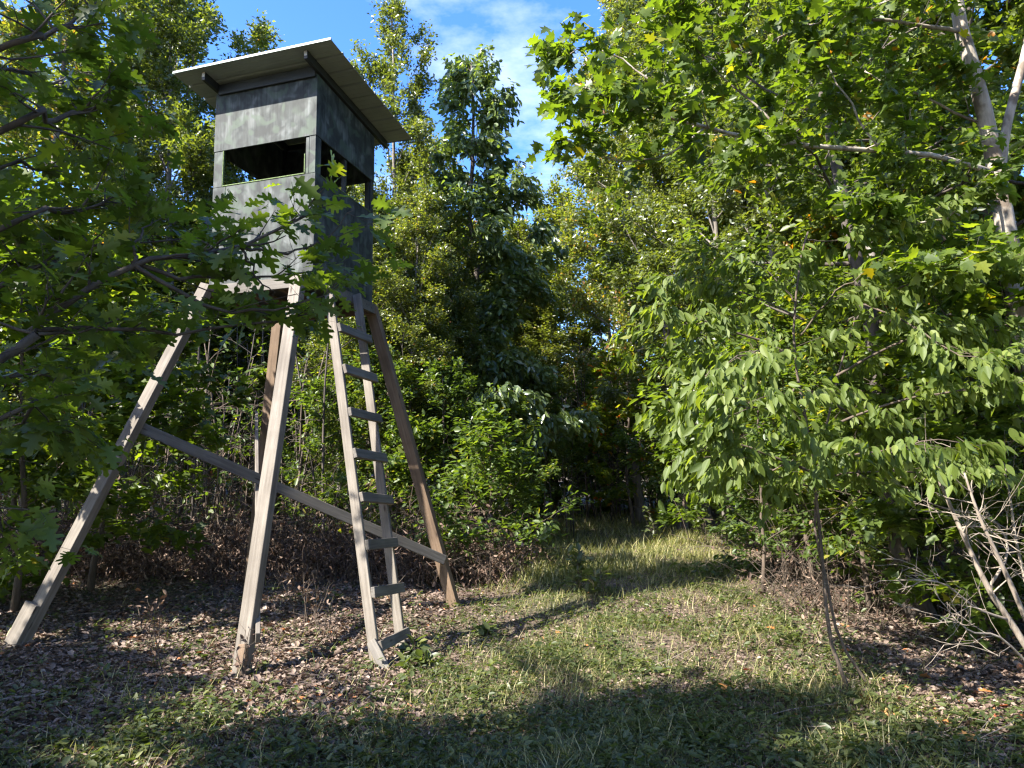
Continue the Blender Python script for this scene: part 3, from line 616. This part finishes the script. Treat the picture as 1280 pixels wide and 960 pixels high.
# woods to the left of and behind the photographer, which shade the foreground
for x, y, k, sc, zs in ((-9.2, 9.6, 'broad_a', .8, .7), (-9.5, 5.6, 'broad_b', .8, .62), (-7.2, 3.4, 'broad_a', .72, .58), (-10.5, 2.0, 'small_b', .9, .7), (-6.3, .5, 'small_b', .85, .9),
                        (-4.6, -2.2, 'broad_a', .9, .85), (-8.5, -3.2, 'broad_b', 1, 1), (-2.0, -4.8, 'small_a', 1, 1), (2.5, -5, 'broad_b', 1, 1), (6.5, -2, 'broad_a', 1, 1), (7.5, 3.2, 'broad_b', 1, 1.1), (-12, -1, 'broad_a', 1, .9), (-13, 6.5, 'small_a', .9, .8)):
    put_tree(NM[k.split('_')[0]], PROTO[k], (x, y, float(ground_z(x, y))), sc, r1.uniform(0, 6.28), 'tree of the surrounding woods beside the clearing mouth', 'trees around the clearing mouth', 'tree', zs)
# undergrowth deep in the woods
nu = 0
while nu < 80:
    y = r1.uniform(15, 42); x = r1.uniform(-1.0, 1.05) * (y * .8 + 2)
    if clearing(x, y) or (y < 18 and -1.5 < x < 2): continue
    nu += 1; k = ('under_a', 'under_b', 'shrub', 'under_a')[nu % 4]
    put_tree(NM[k.split('_')[0]], PROTO[k], (x, y, float(ground_z(x, y))), r1.uniform(1.0, 1.6), r1.uniform(0, 6.28), 'leafy undergrowth bush deep among the trunks of the woods', 'undergrowth deep in the woods', 'shrub')
# thicket of thin stems
GS = 'thin bare stems in the thicket'
ns = 0
while ns < 170:
    if ns < 78: y = r1.uniform(11.4, 16); x = P(r1.uniform(60, 440), 600, y)[0]
    elif ns < 105: y = r1.uniform(14, 18); x = P(r1.uniform(440, 720), 600, y)[0]
    else: y = r1.uniform(9, 20); x = P(r1.uniform(860, 1290), 600, y)[0]
    if clearing(x, y): 
        if not (y > 14.5 and x < 1.5): continue
    k = r1.integers(0, 4); ns += 1
    e = put_tree('sapling', STEMS[k], (x, y, float(ground_z(x, y))), r1.uniform(.7, 1.15) * (.75 if 78 < ns < 106 else 1), r1.uniform(0, 6.28),
             'thin bare-stemmed sapling in the shaded thicket', GS, 'sapling')
    e.rotation_euler = (r1.normal(0, .07), r1.normal(0, .07), r1.uniform(0, 6.28))
for k in range(64):                                     # stems closing the far end
    y = r1.uniform(21, 27); x = P(r1.uniform(660, 930), 600, y)[0]
    put_tree('sapling', STEMS[k % 4], (x, y, float(ground_z(x, y))), r1.uniform(.9, 1.4), r1.uniform(0, 6.28), 'thin stemmed sapling closing off the far end of the clearing', 'stems at the far end of the clearing', 'sapling')
for px, Y, k in ((720, 24.5, 'shrub'), (770, 25.5, 'under_a'), (830, 25, 'shrub'), (880, 24.5, 'under_b'), (740, 26, 'under_b'), (925, 22, 'shrub'), (700, 29, 'under_a'), (760, 30, 'under_b'), (820, 29, 'under_a'), (860, 31, 'under_b'), (670, 27, 'shrub'), (790, 27.5, 'shrub'), (910, 27, 'under_a'), (640, 25, 'under_b')):
    place_px(px, Y, k, 1.25, 1.0, 'leafy bush closing off the far end of the clearing', 'bushes at the far end of the clearing', 'shrub')

# ------------------------------------------------------------------ near trees built branch by branch
def split_leaves(root, meshes3, pos, d, nn, sz, tint, mat, tmpl, nearest=300):
    """300 nearest leaves as objects of their own, the rest as one part"""
    q = pos - A(0, 0, CAM_Z); dep = q @ FWD
    px = 640 + F_PX * (q @ RT) / dep; py = 480 - F_PX * (q @ UPV) / dep
    vis = (dep > .3) & (px > -10) & (px < 1290) & (py > -10) & (py < 970)
    score = np.where(vis, sz / np.maximum(dep, .3), -1); order = np.argsort(-score)
    big = order[:nearest]; rest = order[nearest:]
    base = np.array(root.location)
    for i in big:
        y = unit(d[i]); x = unit(np.cross(y, nn[i])); z = np.cross(x, y); s_ = sz[i]
        o = bpy.data.objects.new('leaf', meshes3[i % len(meshes3)]); link(o, root)
        b_ = pos[i] - base
        o.matrix_basis = Matrix([[x[k] * s_, y[k] * s_, z[k] * s_, b_[k]] for k in range(3)] + [[0, 0, 0, 1]])
    mb = MB(); mb.leaves(tmpl, pos[rest] - base, d[rest], nn[rest], sz[rest], tint[rest])
    tag(mb.obj('foliage', mat, root), None, None, None, 'stuff')
def leaf_variants(tmpl, mat, vals):
    out = []
    for v in vals:
        mb = MB(); mb.leaves(tmpl, np.zeros((1, 3)), A(0, 1, 0)[None], A(0, 0, 1)[None], np.ones(1), np.array([v])); out.append(mb.mesh('leaf', mat))
    return out
def smooth_poly(pts, n=14):
    pts = np.asarray(pts, float); m_ = len(pts); t = np.linspace(0, m_ - 1, n); o = []
    for q in t:
        i = min(int(q), m_ - 2); f = q - i; p0, p1, p2, p3 = pts[max(i - 1, 0)], pts[i], pts[i + 1], pts[min(i + 2, m_ - 1)]
        o.append(.5 * ((2 * p1) + (-p0 + p2) * f + (2 * p0 - 5 * p1 + 4 * p2 - p3) * f * f + (-p0 + 3 * p1 - 3 * p2 + p3) * f ** 3))
    return np.array(o)
def near_tree(name, label, base, trunks, branches, seed, bark, mat, tmpl, vals, lsize, N, sub, jit=.03, tilt=.4, hang=.25, rare=.02, lo=.15, hi=.8, droop=0.0, flat=.5, extra=None, nearest=300, cat='tree', sp=1.0):
    r = np.random.default_rng(seed); root = empty(name, base, label, cat); base = np.asarray(base, float); anc = []
    for pts, r0, r1_ in trunks:
        mb = MB(); q = smooth_poly(pts, 16); mb.tube(q - base, np.linspace(r0, r1_, 16), 9); mb.obj('trunk', bark, root, True)
    for pts, r0 in branches:
        mb = MB(); q = smooth_poly(pts, 12); q = q + np.concatenate([[[0, 0, 0]], r.normal(0, .008, (11, 3))])
        mb.tube(q - base, np.linspace(r0, r0 * .25, 12), 6)
        L = np.sum(np.linalg.norm(np.diff(q, axis=0), axis=1)); tmp = MB(); a0 = len(anc)
        shoots(r, q, L, tmp, anc, sub[0], sub[1], sub[2], sub[3], r0 * .35, .12, flat, True, droop)
        tmp.v = [v_ - base for v_ in tmp.v]
        mb.v += tmp.v; mb.lp += [l_ + mb.n for l_ in tmp.lp]; mb.ls += tmp.ls; mb.tint += tmp.tint; mb.n += tmp.n
        mb.obj('branch', bark, root, True)
    pos, d, nn, sz = leaf_field(r, anc, N, lsize, jit, 1.0, tilt, hang, sp)
    keep = np.linalg.norm(pos - A(0, 0, CAM_Z), axis=1) > 1.2
    pos, d, nn, sz = pos[keep], d[keep], nn[keep], sz[keep]
    split_leaves(root, leaf_variants(tmpl, mat, vals), pos, d, nn, sz, tints(r, len(pos), lo, hi, rare), mat, tmpl, nearest)
    return root
# left: red oak reaching in from outside
ob = A(-3.5, 3.0, float(ground_z(-3.5, 3.0))); ot = lambda z: A(-3.5 + .03 * z, 3.0, z)
oak_br = [([ot(1.3), P(0, 452, 2.75), P(45, 410, 2.8), P(165, 330, 2.95), P(300, 307, 3.15), P(385, 268, 3.3)], .022),
          ([P(48, 412, 2.8), P(130, 410, 3.0), P(245, 413, 3.2), P(345, 400, 3.35), P(395, 390, 3.4)], .011), ([P(165, 330, 2.95), P(240, 350, 3.1), P(330, 345, 3.3), P(400, 335, 3.4)], .011),
          ([P(165, 330, 2.95), P(250, 378, 3.1), P(330, 388, 3.25), P(390, 372, 3.35), P(425, 348, 3.4)], .010), ([P(300, 307, 3.15), P(350, 318, 3.25), P(405, 300, 3.35), P(440, 262, 3.4)], .008), ([P(300, 307, 3.15), P(320, 345, 3.2), P(345, 372, 3.25)], .007),
          ([P(165, 330, 2.95), P(175, 300, 3.0), P(190, 275, 3.1)], .009),
          ([ot(2.4), P(0, 160, 2.7), P(60, 152, 2.85), P(110, 138, 3.0), P(140, 120, 3.1)], .018),
          ([ot(2.9), P(0, 62, 2.6), P(60, 45, 2.75), P(110, 10, 2.9), P(130, -20, 3.0)], .016),
          ([ot(1.1), P(0, 520, 2.8), P(30, 530, 2.95), P(70, 535, 3.1)], .013),
          ([ot(.8), P(-40, 590, 2.8), P(-15, 625, 2.9), P(5, 660, 3.0)], .012),
          ([ot(1.9), P(0, 285, 2.75), P(80, 265, 2.95), P(140, 250, 3.1)], .016),
          ([ot(1.6), P(-20, 370, 2.9), P(60, 330, 3.2), P(150, 300, 3.5), P(270, 300, 3.8)], .014),
          ([ot(2.1), P(-20, 220, 3.0), P(50, 215, 3.4), P(100, 195, 3.7)], .013),
          ([ot(1.5), P(-30, 480, 3.0), P(40, 470, 3.3), P(90, 470, 3.5)], .012),
          ([ot(2.6), P(-30, 100, 3.0), P(50, 105, 3.4), P(100, 90, 3.6)], .012)]
r2 = np.random.default_rng(5)
for z in np.linspace(2.2, 4.3, 7):                     # crown above and outside the frame
    a = r2.uniform(0, 6.28); L = r2.uniform(1.4, 2.4); p0 = ot(z)
    e_ = p0 + A(math.cos(a) * L, math.sin(a) * L, .6)
    for _ in range(30):
        e_ = p0 + A(math.cos(a) * L, math.sin(a) * L, .6)
        if e_[1] < .8 or np.linalg.norm(e_ - A(0, 0, 1.6)) < 2.2 or (proj(e_)[0] > 40 and proj(e_)[1] > -160): a = r2.uniform(0, 6.28); L *= .97
        else: break
    oak_br.append(([p0, p0 + A(math.cos(a) * L * .5, math.sin(a) * L * .5, .35), p0 + A(math.cos(a) * L, math.sin(a) * L, .6)], .02))
oak = near_tree('oak_tree', 'dark oak tree with lobed leaves and branches overhanging the left of the tower', ob, [([ob - A(0, 0, .1), ot(1.5), ot(3.2), ot(5.0)], .12, .02)], oak_br, 31, B_DARK,
                G_OAK, OAK, (.2, .35, .5, .7, .45, .3), .115, 2500, (.16, .32, .12, .2), .035, .55, .3, .02, .15, .8)
# right: pale-barked tree with the long branch
mbs = gnd(1312, 6.4)
mt_tr = [([mbs - A(0, 0, .1), P(1296, 560, 6.35), P(1277, 400, 6.3), P(1258, 290, 6.25), P(1247, 222, 6.2), P(1226, 120, 6.15), P(1198, 20, 6.1), P(1180, -120, 6.1), P(1150, -300, 6.1)], .108, .04),
         ([P(1250, 232, 6.2), P(1258, 160, 6.25), P(1283, 60, 6.3), P(1305, -60, 6.4), P(1330, -240, 6.5)], .045, .025)]
mp_br = [([P(1248, 218, 6.2), P(1150, 190, 5.9), P(1000, 182, 5.65), P(880, 160, 5.45), P(800, 135, 5.3), P(715, 105, 5.2)], .026),
         ([P(880, 160, 5.45), P(830, 195, 5.4), P(760, 200, 5.3), P(712, 165, 5.25)], .010),
         ([P(860, 155, 5.45), P(800, 90, 5.5), P(740, 60, 5.5), P(700, 75, 5.4)], .010),
         ([P(1200, 40, 6.1), P(1120, 28, 5.9), P(1020, 30, 5.7), P(930, 70, 5.5)], .02),
         ([P(1000, 182, 5.65), P(930, 120, 5.7), P(870, 60, 5.7), P(830, 20, 5.7)], .012),
         ([P(1100, 187, 5.8), P(1050, 110, 5.9), P(1010, 40, 6.0)], .012),
         ([P(1235, 160, 6.2), P(1150, 120, 6.2), P(1080, 90, 6.3)], .014),
         ([P(1180, -80, 6.1), P(1060, -60, 5.9), P(940, -20, 5.7), P(850, 0, 5.6)], .02),
         ([P(1190, 0, 6.1), P(1140, -10, 5.4), P(1090, 10, 4.9)], .014),
         ([P(1250, 250, 6.2), P(1190, 270, 5.8), P(1120, 280, 5.6), P(1070, 250, 5.5)], .014),
         ([P(1262, 330, 6.25), P(1210, 340, 5.5), P(1170, 330, 5.0)], .012),
         ([P(1160, -240, 6.1), P(1050, -260, 6.6), P(960, -280, 7)], .018), ([P(1170, -180, 6.1), P(1240, -260, 5), P(1300, -300, 4.4)], .018)]
near_tree('sycamore_tree', 'pale-barked forked tree whose long branch with turning leaves reaches over the clearing', mbs, mt_tr, mp_br, 32, B_PALE, G_MAPLE, MAPLE, (.15, .3, .45, .6, .4, .72, .25), .092, 5600, (.19, .5, .14, .24), .05, .6, .3, .02, .05, .62)
# right: young tree with bright drooping leaves
hb = gnd(1045, 5.55)
h_tr = [([hb - A(0, 0, .05), P(1038, 800, 5.55), P(1028, 700, 5.55), P(1020, 620, 5.5), P(1010, 540, 5.5), P(992, 430, 5.5), P(1000, 330, 5.5), P(1010, 290, 5.5)], .015, .007),
        ([gnd(1072, 5.65) - A(0, 0, .05), P(1050, 800, 5.65), P(1032, 720, 5.6), P(1018, 640, 5.6), P(1040, 500, 5.7), P(1075, 380, 5.8), P(1110, 300, 5.9)], .012, .006)]
h_br = [([P(1015, 590, 5.5), P(920, 555, 5.4), P(860, 525, 5.3), P(835, 512, 5.3)], .011), ([P(1008, 520, 5.5), P(920, 480, 5.6), P(870, 445, 5.7), P(830, 425, 5.7)], .011),
        ([P(995, 445, 5.5), P(910, 410, 5.4), P(855, 395, 5.3), P(820, 388, 5.3)], .010), ([P(996, 380, 5.5), P(960, 340, 5.5), P(930, 320, 5.5)], .007),
        ([P(1030, 540, 5.6), P(1110, 505, 5.4), P(1200, 485, 5.2), P(1275, 478, 5.1)], .011), ([P(1045, 470, 5.7), P(1120, 430, 5.6), P(1210, 415, 5.4), P(1290, 410, 5.3)], .011),
        ([P(1075, 380, 5.8), P(1150, 350, 5.6), P(1220, 330, 5.4), P(1270, 320, 5.3)], .010), ([P(1000, 420, 5.5), P(1050, 360, 5.3), P(1100, 330, 5.1)], .008),
        ([P(1005, 480, 5.5), P(980, 500, 5.0), P(950, 510, 4.6), P(930, 500, 4.4)], .009), ([P(1020, 560, 5.5), P(1060, 570, 5.0), P(1120, 560, 4.6), P(1190, 550, 4.4)], .009),
        ([P(1012, 560, 5.5), P(960, 590, 5.6), P(900, 600, 5.8)], .008), ([P(1110, 300, 5.9), P(1150, 270, 5.8), P(1190, 255, 5.7)], .006), ([P(1040, 500, 5.7), P(1100, 540, 6.1), P(1200, 560, 6.4)], .009),
        ([P(1000, 440, 5.5), P(940, 440, 5.0), P(880, 470, 4.7)], .008), ([P(1018, 610, 5.5), P(960, 590, 5.1), P(900, 570, 4.9), P(875, 562, 4.8)], .008),
        ([P(1020, 600, 5.5), P(1090, 590, 5.4), P(1180, 590, 5.5), P(1260, 580, 5.6)], .008), ([P(1010, 300, 5.5), P(1060, 300, 5.7), P(1130, 290, 5.9)], .006), ([P(1005, 400, 5.5), P(940, 370, 5.8), P(880, 350, 6.1), P(840, 345, 6.3)], .008),
        ([P(1075, 380, 5.8), P(1130, 400, 5.3), P(1190, 440, 4.9), P(1240, 450, 4.7)], .008)]
near_tree('hickory_sapling', 'young slim tree with sprays of bright drooping pointed leaves at the clearing edge', hb, h_tr, h_br, 33, B_STEM, G_HICK, DROOP, (.15, .3, .45, .6, .7, .38), .088, 7000, (.13, .42, .10, .2),    .03, .5, .6, .01, .1, .8, .12, .35, cat='sapling', sp=.7)
# right: dark-trunked tree behind the young one
db = gnd(1142, 7.7)
dtr = np.array([db, P(1132, 720, 7.7), P(1112, 610, 7.7), P(1104, 520, 7.75), P(1088, 400, 7.8), P(1062, 290, 7.9), P(1040, 180, 8.0), P(1018, 60, 8.0), P(1005, -80, 8.1), P(1000, -260, 8.2)]) - db
put_tree('black_gum_tree', tree_meshes(51, 9.5, .42, 2.2, 26, 0, 60, .12, 15000, LEAF4, .11, G_BROAD, B_DARK, trunk=dtr, rare=.02), db, 1, 0, 'tree with a dark crooked trunk behind the bright drooping-leaved sapling', None)
# right: leafless pale bush
def bare_bush():
    r = np.random.default_rng(61); b = gnd(1292, 5.3); root = empty('bare_bush', b, 'leafless pale tan bush of forked dead stems at the right wood edge', 'bush')
    stems = [[b, P(1262, 775, 5.3), P(1235, 735, 5.3), P(1200, 660, 5.35), P(1178, 610, 5.4), P(1155, 562, 5.4)], [b, P(1270, 745, 5.25), P(1240, 680, 5.2), P(1222, 640, 5.2), P(1205, 590, 5.2)],
             [P(1235, 735, 5.3), P(1260, 690, 5.5), P(1240, 650, 5.6), P(1180, 635, 5.6), P(1140, 620, 5.6)], [P(1262, 775, 5.3), P(1220, 760, 5.2), P(1180, 730, 5.1), P(1140, 725, 5.0)],
             [b, P(1255, 800, 5.1), P(1215, 790, 5.0), P(1190, 770, 4.95)], [P(1200, 660, 5.35), P(1230, 660, 5.3), P(1275, 690, 5.2)], [b, P(1275, 700, 5.6), P(1262, 620, 5.8), P(1250, 560, 6.0)]]
    for i, s_ in enumerate(stems):
        mb = MB(); q = smooth_poly(s_, 12); r0 = (.025, .02, .011, .010, .010, .009, .015)[i]; mb.tube(q - np.asarray(b), np.linspace(r0, r0 * .35, 12), 7)
        for k in range(13):
            p, tg = along(q, r.uniform(.25, 1)); L = r.uniform(.12, .5)
            tw_ = curve(r, p, tg + r.normal(0, .7, 3), L, 5, .18, .04); mb.tube(tw_ - np.asarray(b), np.linspace(r0 * .3, .0016, 5), 4, False)
            for _ in range(2):
                p2, t2 = along(tw_, r.uniform(.3, 1)); mb.tube(curve(r, p2, t2 + r.normal(0, .7, 3), L * .5, 4, .2, .03) - np.asarray(b), np.linspace(.0025, .001, 4), 3, False)
        mb.obj('stem', B_DEAD, root, True)
bare_bush()

# ------------------------------------------------------------------ ground cover
r3 = np.random.default_rng(77)
def scatter(n, y0, y1, dens, xr=1.0):
    """points in front of the camera, thinning with distance; kept with probability dens(x, y)"""
    u = r3.random(n); y = y0 * (y1 / y0) ** u; x = r3.uniform(-1, 1, n) * (y * .74 + .4) * xr
    k = r3.random(n) < dens(x, y); return x[k], y[k]
def pnoise(x, y, s=1.0): return .5 + .25 * (np.sin(1.9 * s * x + 1.3 * np.sin(1.1 * s * y)) + np.sin(2.3 * s * y + 1.7 * np.sin(1.3 * s * x + 2)))
def clear_w(x, y):
    xl = -.9 + .12 * (y - 8); xr_ = 3.2 + .15 * (y - 7)
    return np.clip((x - xl) / .8, 0, 1) * np.clip((xr_ - x) / .8, 0, 1)
def grass_d(x, y):
    near = np.clip((6.0 - y) / 1.2, 0, 1) * np.clip((1.7 - .0 * x - x) / .6, 0, 1) * .55
    return np.clip(np.maximum(clear_w(x, y) * (.35 + .75 * pnoise(x, y, 1.3)), near * pnoise(x, y, 1.5)) + .05, 0, 1) * (y < 25)
def flat_leaves(n, tmpl, x, y, sz, lift, tilt):
    pos = np.stack([x, y, ground_z(x, y) + lift], 1); a = r3.uniform(0, 6.28, len(x))
    d = np.stack([np.cos(a), np.sin(a), r3.normal(0, tilt * .6, len(x))], 1); nn = unit(r3.normal(0, tilt, (len(x), 3)) + A(0, 0, 1)); return pos, d, nn
# dry leaf litter
x, y = scatter(200000, 2.6, 24, lambda x, y: np.clip(1.0 - .8 * clear_w(x, y) * (.35 + .65 * pnoise(x, y, 1.3)), .1, 1))
mb = MB(); pos, d, nn = flat_leaves(len(x), CURL, x, y, None, r3.uniform(.0, .025, len(x)), .45)
tt = np.clip(r3.normal(.5, .22, len(x)), 0, .95); tt[r3.random(len(x)) < .01] = 1
mb.leaves(CURL, pos, d, nn, r3.uniform(.022, .068, len(x)) * (1 - .3 * clear_w(x, y)) * (1 + .5 * (r3.random(len(x)) < .06)), tt)
tag(mb.obj('leaf_litter', G_LITTER), 'dry brown fallen leaves covering the woodland floor', 'leaf litter', None, 'stuff')
# grass
x, y = scatter(300000, 2.6, 25, grass_d)
mb = MB(); n = len(x); a = r3.uniform(0, 6.28, n); ln = np.where(r3.random(n) < .5, r3.uniform(.2, .9, n), r3.uniform(.9, 4.0, n))
d = np.stack([np.cos(a) * ln, np.sin(a) * ln, np.ones(n)], 1); nn = np.stack([np.cos(a), np.sin(a), r3.normal(0, .3, n)], 1)
hh = r3.uniform(.05, .17, n) * (1 + .9 * np.clip((y - 8.5) / 4, 0, 1) * clear_w(x, y)) * (.7 + .6 * pnoise(x, y, 2))
gt = np.clip(np.where(r3.random(n) < .42, r3.normal(.86, .12, n), r3.normal(.3, .18, n) + .25 * np.clip((y - 7) / 5, 0, 1)), 0, 1)
mb.leaves(BLADE, np.stack([x, y, ground_z(x, y) - .01], 1), d, nn, hh, gt)
tag(mb.obj('grass', G_GRASS), 'short grass and straw growing along the clearing', 'grass', None, 'stuff')
# tall meadow grass further out
x, y = scatter(60000, 10, 24, lambda x, y: clear_w(x, y) * np.clip(pnoise(x, y, .8) * 1.6 - .5, 0, 1))
mb = MB(); n = len(x); a = r3.uniform(0, 6.28, n); ln = r3.uniform(.05, .45, n)
d = np.stack([np.cos(a) * ln, np.sin(a) * ln, np.ones(n)], 1); nn = np.stack([np.cos(a), np.sin(a), r3.normal(0, .3, n)], 1)
mb.leaves(BLADE, np.stack([x, y, ground_z(x, y) - .01], 1), d, nn, r3.uniform(.08, .32, n), np.clip(r3.normal(.56, .2, n), 0, 1))
tag(mb.obj('meadow_grass', G_GRASS), 'tall yellowish grass lit in the far half of the clearing', 'tall grass', None, 'stuff')
# low weeds
def weed_d(x, y): return np.clip(grass_d(x, y) * 1.1 * pnoise(x + 3, y, 1.9) + .05 + np.clip((5.6 - y) / 1.5, 0, .55) * pnoise(x, y + 2, 2.3), 0, 1)
x, y = scatter(42000, 2.6, 22, weed_d)
mb = MB(); n = len(x); k = 7
hgt = r3.uniform(.02, .12, n); X = np.repeat(x, k); Y = np.repeat(y, k); a = r3.uniform(0, 6.28, n * k)
pos = np.stack([X + .03 * np.cos(a), Y + .03 * np.sin(a), ground_z(X, Y) + np.repeat(hgt, k) * r3.uniform(.2, 1, n * k)], 1)
d = np.stack([np.cos(a), np.sin(a), r3.normal(.1, .35, n * k)], 1)
mb.leaves(LEAF4, pos, d, unit(r3.normal(0, .3, (n * k, 3)) + A(0, 0, 1)), np.repeat(r3.uniform(.018, .06, n) + .03 * (r3.random(n) < .12), k) * r3.uniform(.7, 1.2, n * k), np.clip(np.repeat(r3.normal(.45, .22, n), k) + r3.normal(0, .08, n * k), 0, 1))
tag(mb.obj('ground_weeds', G_WEED), 'low green weeds spreading over the clearing floor', 'weeds', None, 'stuff')
# fallen sticks and dead brush
x, y = scatter(900, 2.8, 14, lambda x, y: .25 + .75 * (1 - clear_w(x, y)))
mb = MB()
for X, Y in zip(x, y):
    a = r3.uniform(0, 6.28); L = r3.uniform(.1, .6); z = float(ground_z(X, Y)) + .012
    q = curve(r3, (X, Y, z), A(math.cos(a), math.sin(a), r3.normal(.02, .05)), L, 5, .1, -.01); q[:, 2] = np.maximum(q[:, 2], ground_z(q[:, 0], q[:, 1]) + .004); rr = r3.uniform(.0015, .005); mb.tube(q, np.linspace(rr, rr * .5, 5), 4)
tag(mb.obj('fallen_twigs', B_DEAD), 'thin fallen twigs scattered over the leaf litter', 'twigs', None, 'stuff')
# brown bracken and vine tangle behind the tower
mb = MB(); mv = MB()
for k in range(2300):
    if k < 1700: px = r3.uniform(-40, 640); Y = r3.uniform(10.0, 12.8)
    else: px = r3.uniform(960, 1300); Y = r3.uniform(7.5, 12)
    g = gnd(px, Y); hmax = .75 if k < 1700 else .8
    L = r3.uniform(.25, 1.6) * (.45 + 1.0 * float(pnoise(g[0], g[1], 1.4))); a = r3.uniform(0, 6.28)
    q = curve(r3, g + A(0, 0, -.02), A(math.cos(a) * .6, math.sin(a) * .6, r3.uniform(.5, 1.6)), L, 7, .22, -.14)
    rr = r3.uniform(.0025, .007); mv.tube(q, np.linspace(rr, rr * .4, 7), 3, False)
    for _ in range(2): mv.tube(curve(r3, along(q, r3.uniform(.2, 1))[0], r3.normal(0, 1, 3), L * r3.uniform(.3, .8), 5, .25, -.05), np.linspace(rr * .7, rr * .3, 5), 3, False)
    m_ = 20 if k < 1700 else 5; ii = r3.random(m_)
    pos = np.array([along(q, u)[0] for u in ii]) + r3.normal(0, .05, (m_, 3)); dd = unit(r3.normal(0, 1, (m_, 3)) - A(0, 0, .6))
    if k % 2: mb.leaves(STRIP, pos, unit(dd - A(0, 0, r3.uniform(0, 1.1))), unit(r3.normal(0, 1, (m_, 3))), r3.uniform(.05, .17, m_), np.clip(r3.normal(.5, .25, m_), 0, 1)); continue
    mb.leaves(CURL, pos, dd, unit(r3.normal(0, 1, (m_, 3))), r3.uniform(.03, .085, m_), np.clip(r3.normal(.5, .25, m_), 0, 1))
tag(mv.obj('dead_vines', B_STEM), 'brown tangle of dead vines and stalks under the trees', 'dead brush', None, 'stuff')
tag(mb.obj('withered_leaves', G_BRUSH), 'withered brown leaves hanging in the dead brush behind the tower', 'dead brush', None, 'stuff')
# bright fallen leaves
FL = leaf_variants(MAPLE, G_ORANGE, (.2, .5, .8)); GF = 'orange fallen leaves at the right of the clearing'
spots = [(940, 840), (905, 860), (1130, 900), (1090, 880), (1115, 895), (1225, 870), (1245, 905), (1262, 890), (1205, 930), (1180, 905), (1000, 905), (1045, 935), (875, 905), (790, 938), (700, 790), (640, 705), (838, 770), (968, 790), (1060, 815), (1150, 850)]
for i, (px, py) in enumerate(spots):
    q = foot(px, py, 1.5); z = float(ground_z(q[0], q[1])); q = foot(px, py, CAM_Z - z); q[2] = float(ground_z(q[0], q[1])) + .035
    o = bpy.data.objects.new('fallen_leaf', FL[i % 3]); link(o); s_ = r3.uniform(.07, .12); o.location = q; o.scale = (s_,) * 3; o.rotation_euler = (r3.normal(0, .35), r3.normal(0, .35), r3.uniform(0, 6.28))
    tag(o, 'orange-red fallen leaf lying on the clearing floor', 'fallen leaf', GF)
# standing weeds: dead stalks by the ladder and green leafy plants in the grass
def stalk(px, py, H, h, label, group, dead=True, seed=0, leaf_n=0, n_st=5):
    r = np.random.default_rng(seed); b = foot(px, py, H); b[2] = float(ground_z(b[0], b[1]))
    root = empty('dead_weed' if dead else 'leafy_weed', b, label, 'weed', group)
    anc = []; mb = MB()
    for k in range(n_st):
        q = curve(r, r.normal(0, .05, 3) * A(1, 1, 0) - A(0, 0, .03), A(r.normal(0, .25), r.normal(0, .25), 1), h * r.uniform(.6, 1.1), 7, .08, .02)
        mb.tube(q, np.linspace(.005, .002, 7), 4, False)
        for j in range(7):
            p, tg = along(q, r.uniform(.25, 1)); s_ = curve(r, p, tg + r.normal(0, .6, 3), h * r.uniform(.1, .3), 4, .15, 0); mb.tube(s_, np.linspace(.0025, .001, 4), 3, False)
            anc += [along(s_, .5), along(s_, 1.0)]
        anc += [along(q, u) for u in (.4, .6, .8, 1)]
    mb.obj('stem', B_STEM, root, True)
    if leaf_n:
        lf = MB(); pos, d, nn, sz = leaf_field(r, anc, leaf_n, .05 if dead else .11, .02, 1, .5, .3)
        lf.leaves(CURL if dead else LEAF4, pos, d, nn, sz, np.clip(r.normal(.5, .2, leaf_n), 0, 1)); lf.obj('foliage', G_BRUSH if dead else G_WEED, root)
for i, (px, py, h) in enumerate(((388, 790, .75), (370, 780, .55), (405, 800, .5), (205, 830, .45), (312, 840, .4), (190, 800, .4))):
    stalk(px, py, 1.38, h, 'dry brown weed stalk standing in the litter near the ladder and legs', 'dry weed stalks under the tower', True, 300 + i, 30)
for i, (px, py, h, n_) in enumerate(((720, 745, .55, 70), (745, 750, .4, 40), (512, 806, .14, 40), (600, 780, .16, 40), (528, 815, .12, 40), (910, 700, .6, 60), (880, 690, .7, 40), (820, 690, .7, 40))):
    stalk(px, py, 1.3, h, 'upright green leafy weed standing in the clearing grass', 'green weeds standing in the clearing', False, 340 + i, n_, 4)

# fallen branches
def fallen(pix, r0, label, seed, lift=.02):
    r = np.random.default_rng(seed); pts = []
    for px, py in pix:
        q = foot(px, py, 1.5)
        for _ in range(6): q = foot(px, py, CAM_Z - float(ground_z(q[0], q[1])) - lift)
        pts.append(q)
    b = np.array(pts[0]); q = smooth_poly(pts, 14) - b; root = empty('fallen_branch', b, label, 'branch')
    mb = MB(); mb.tube(q, np.linspace(r0, r0 * .35, 14), 6); mb.obj('limb', B_DEAD, root, True)
    for k in range(4):
        p, tg = along(q, r.uniform(.3, .95)); tw_ = MB(); tw_.tube(curve(r, p, tg + r.normal(0, .5, 3) * A(1, 1, .3) + A(0, 0, .1), r.uniform(.12, .3), 5, .12, -.02), np.linspace(r0 * .4, .0015, 5), 4); tw_.obj('twig', B_DEAD, root, True)
fallen([(-20, 878), (60, 868), (110, 870), (165, 890)], .012, 'pale crooked fallen branch lying in the litter below the oak', 401)
fallen([(190, 905), (240, 880), (330, 872)], .008, 'thin grey fallen branch lying in weeds before the near tower leg', 402)
fallen([(1060, 930), (1130, 915), (1220, 925), (1290, 940)], .009, 'long grey fallen branch beside the orange leaves', 403)
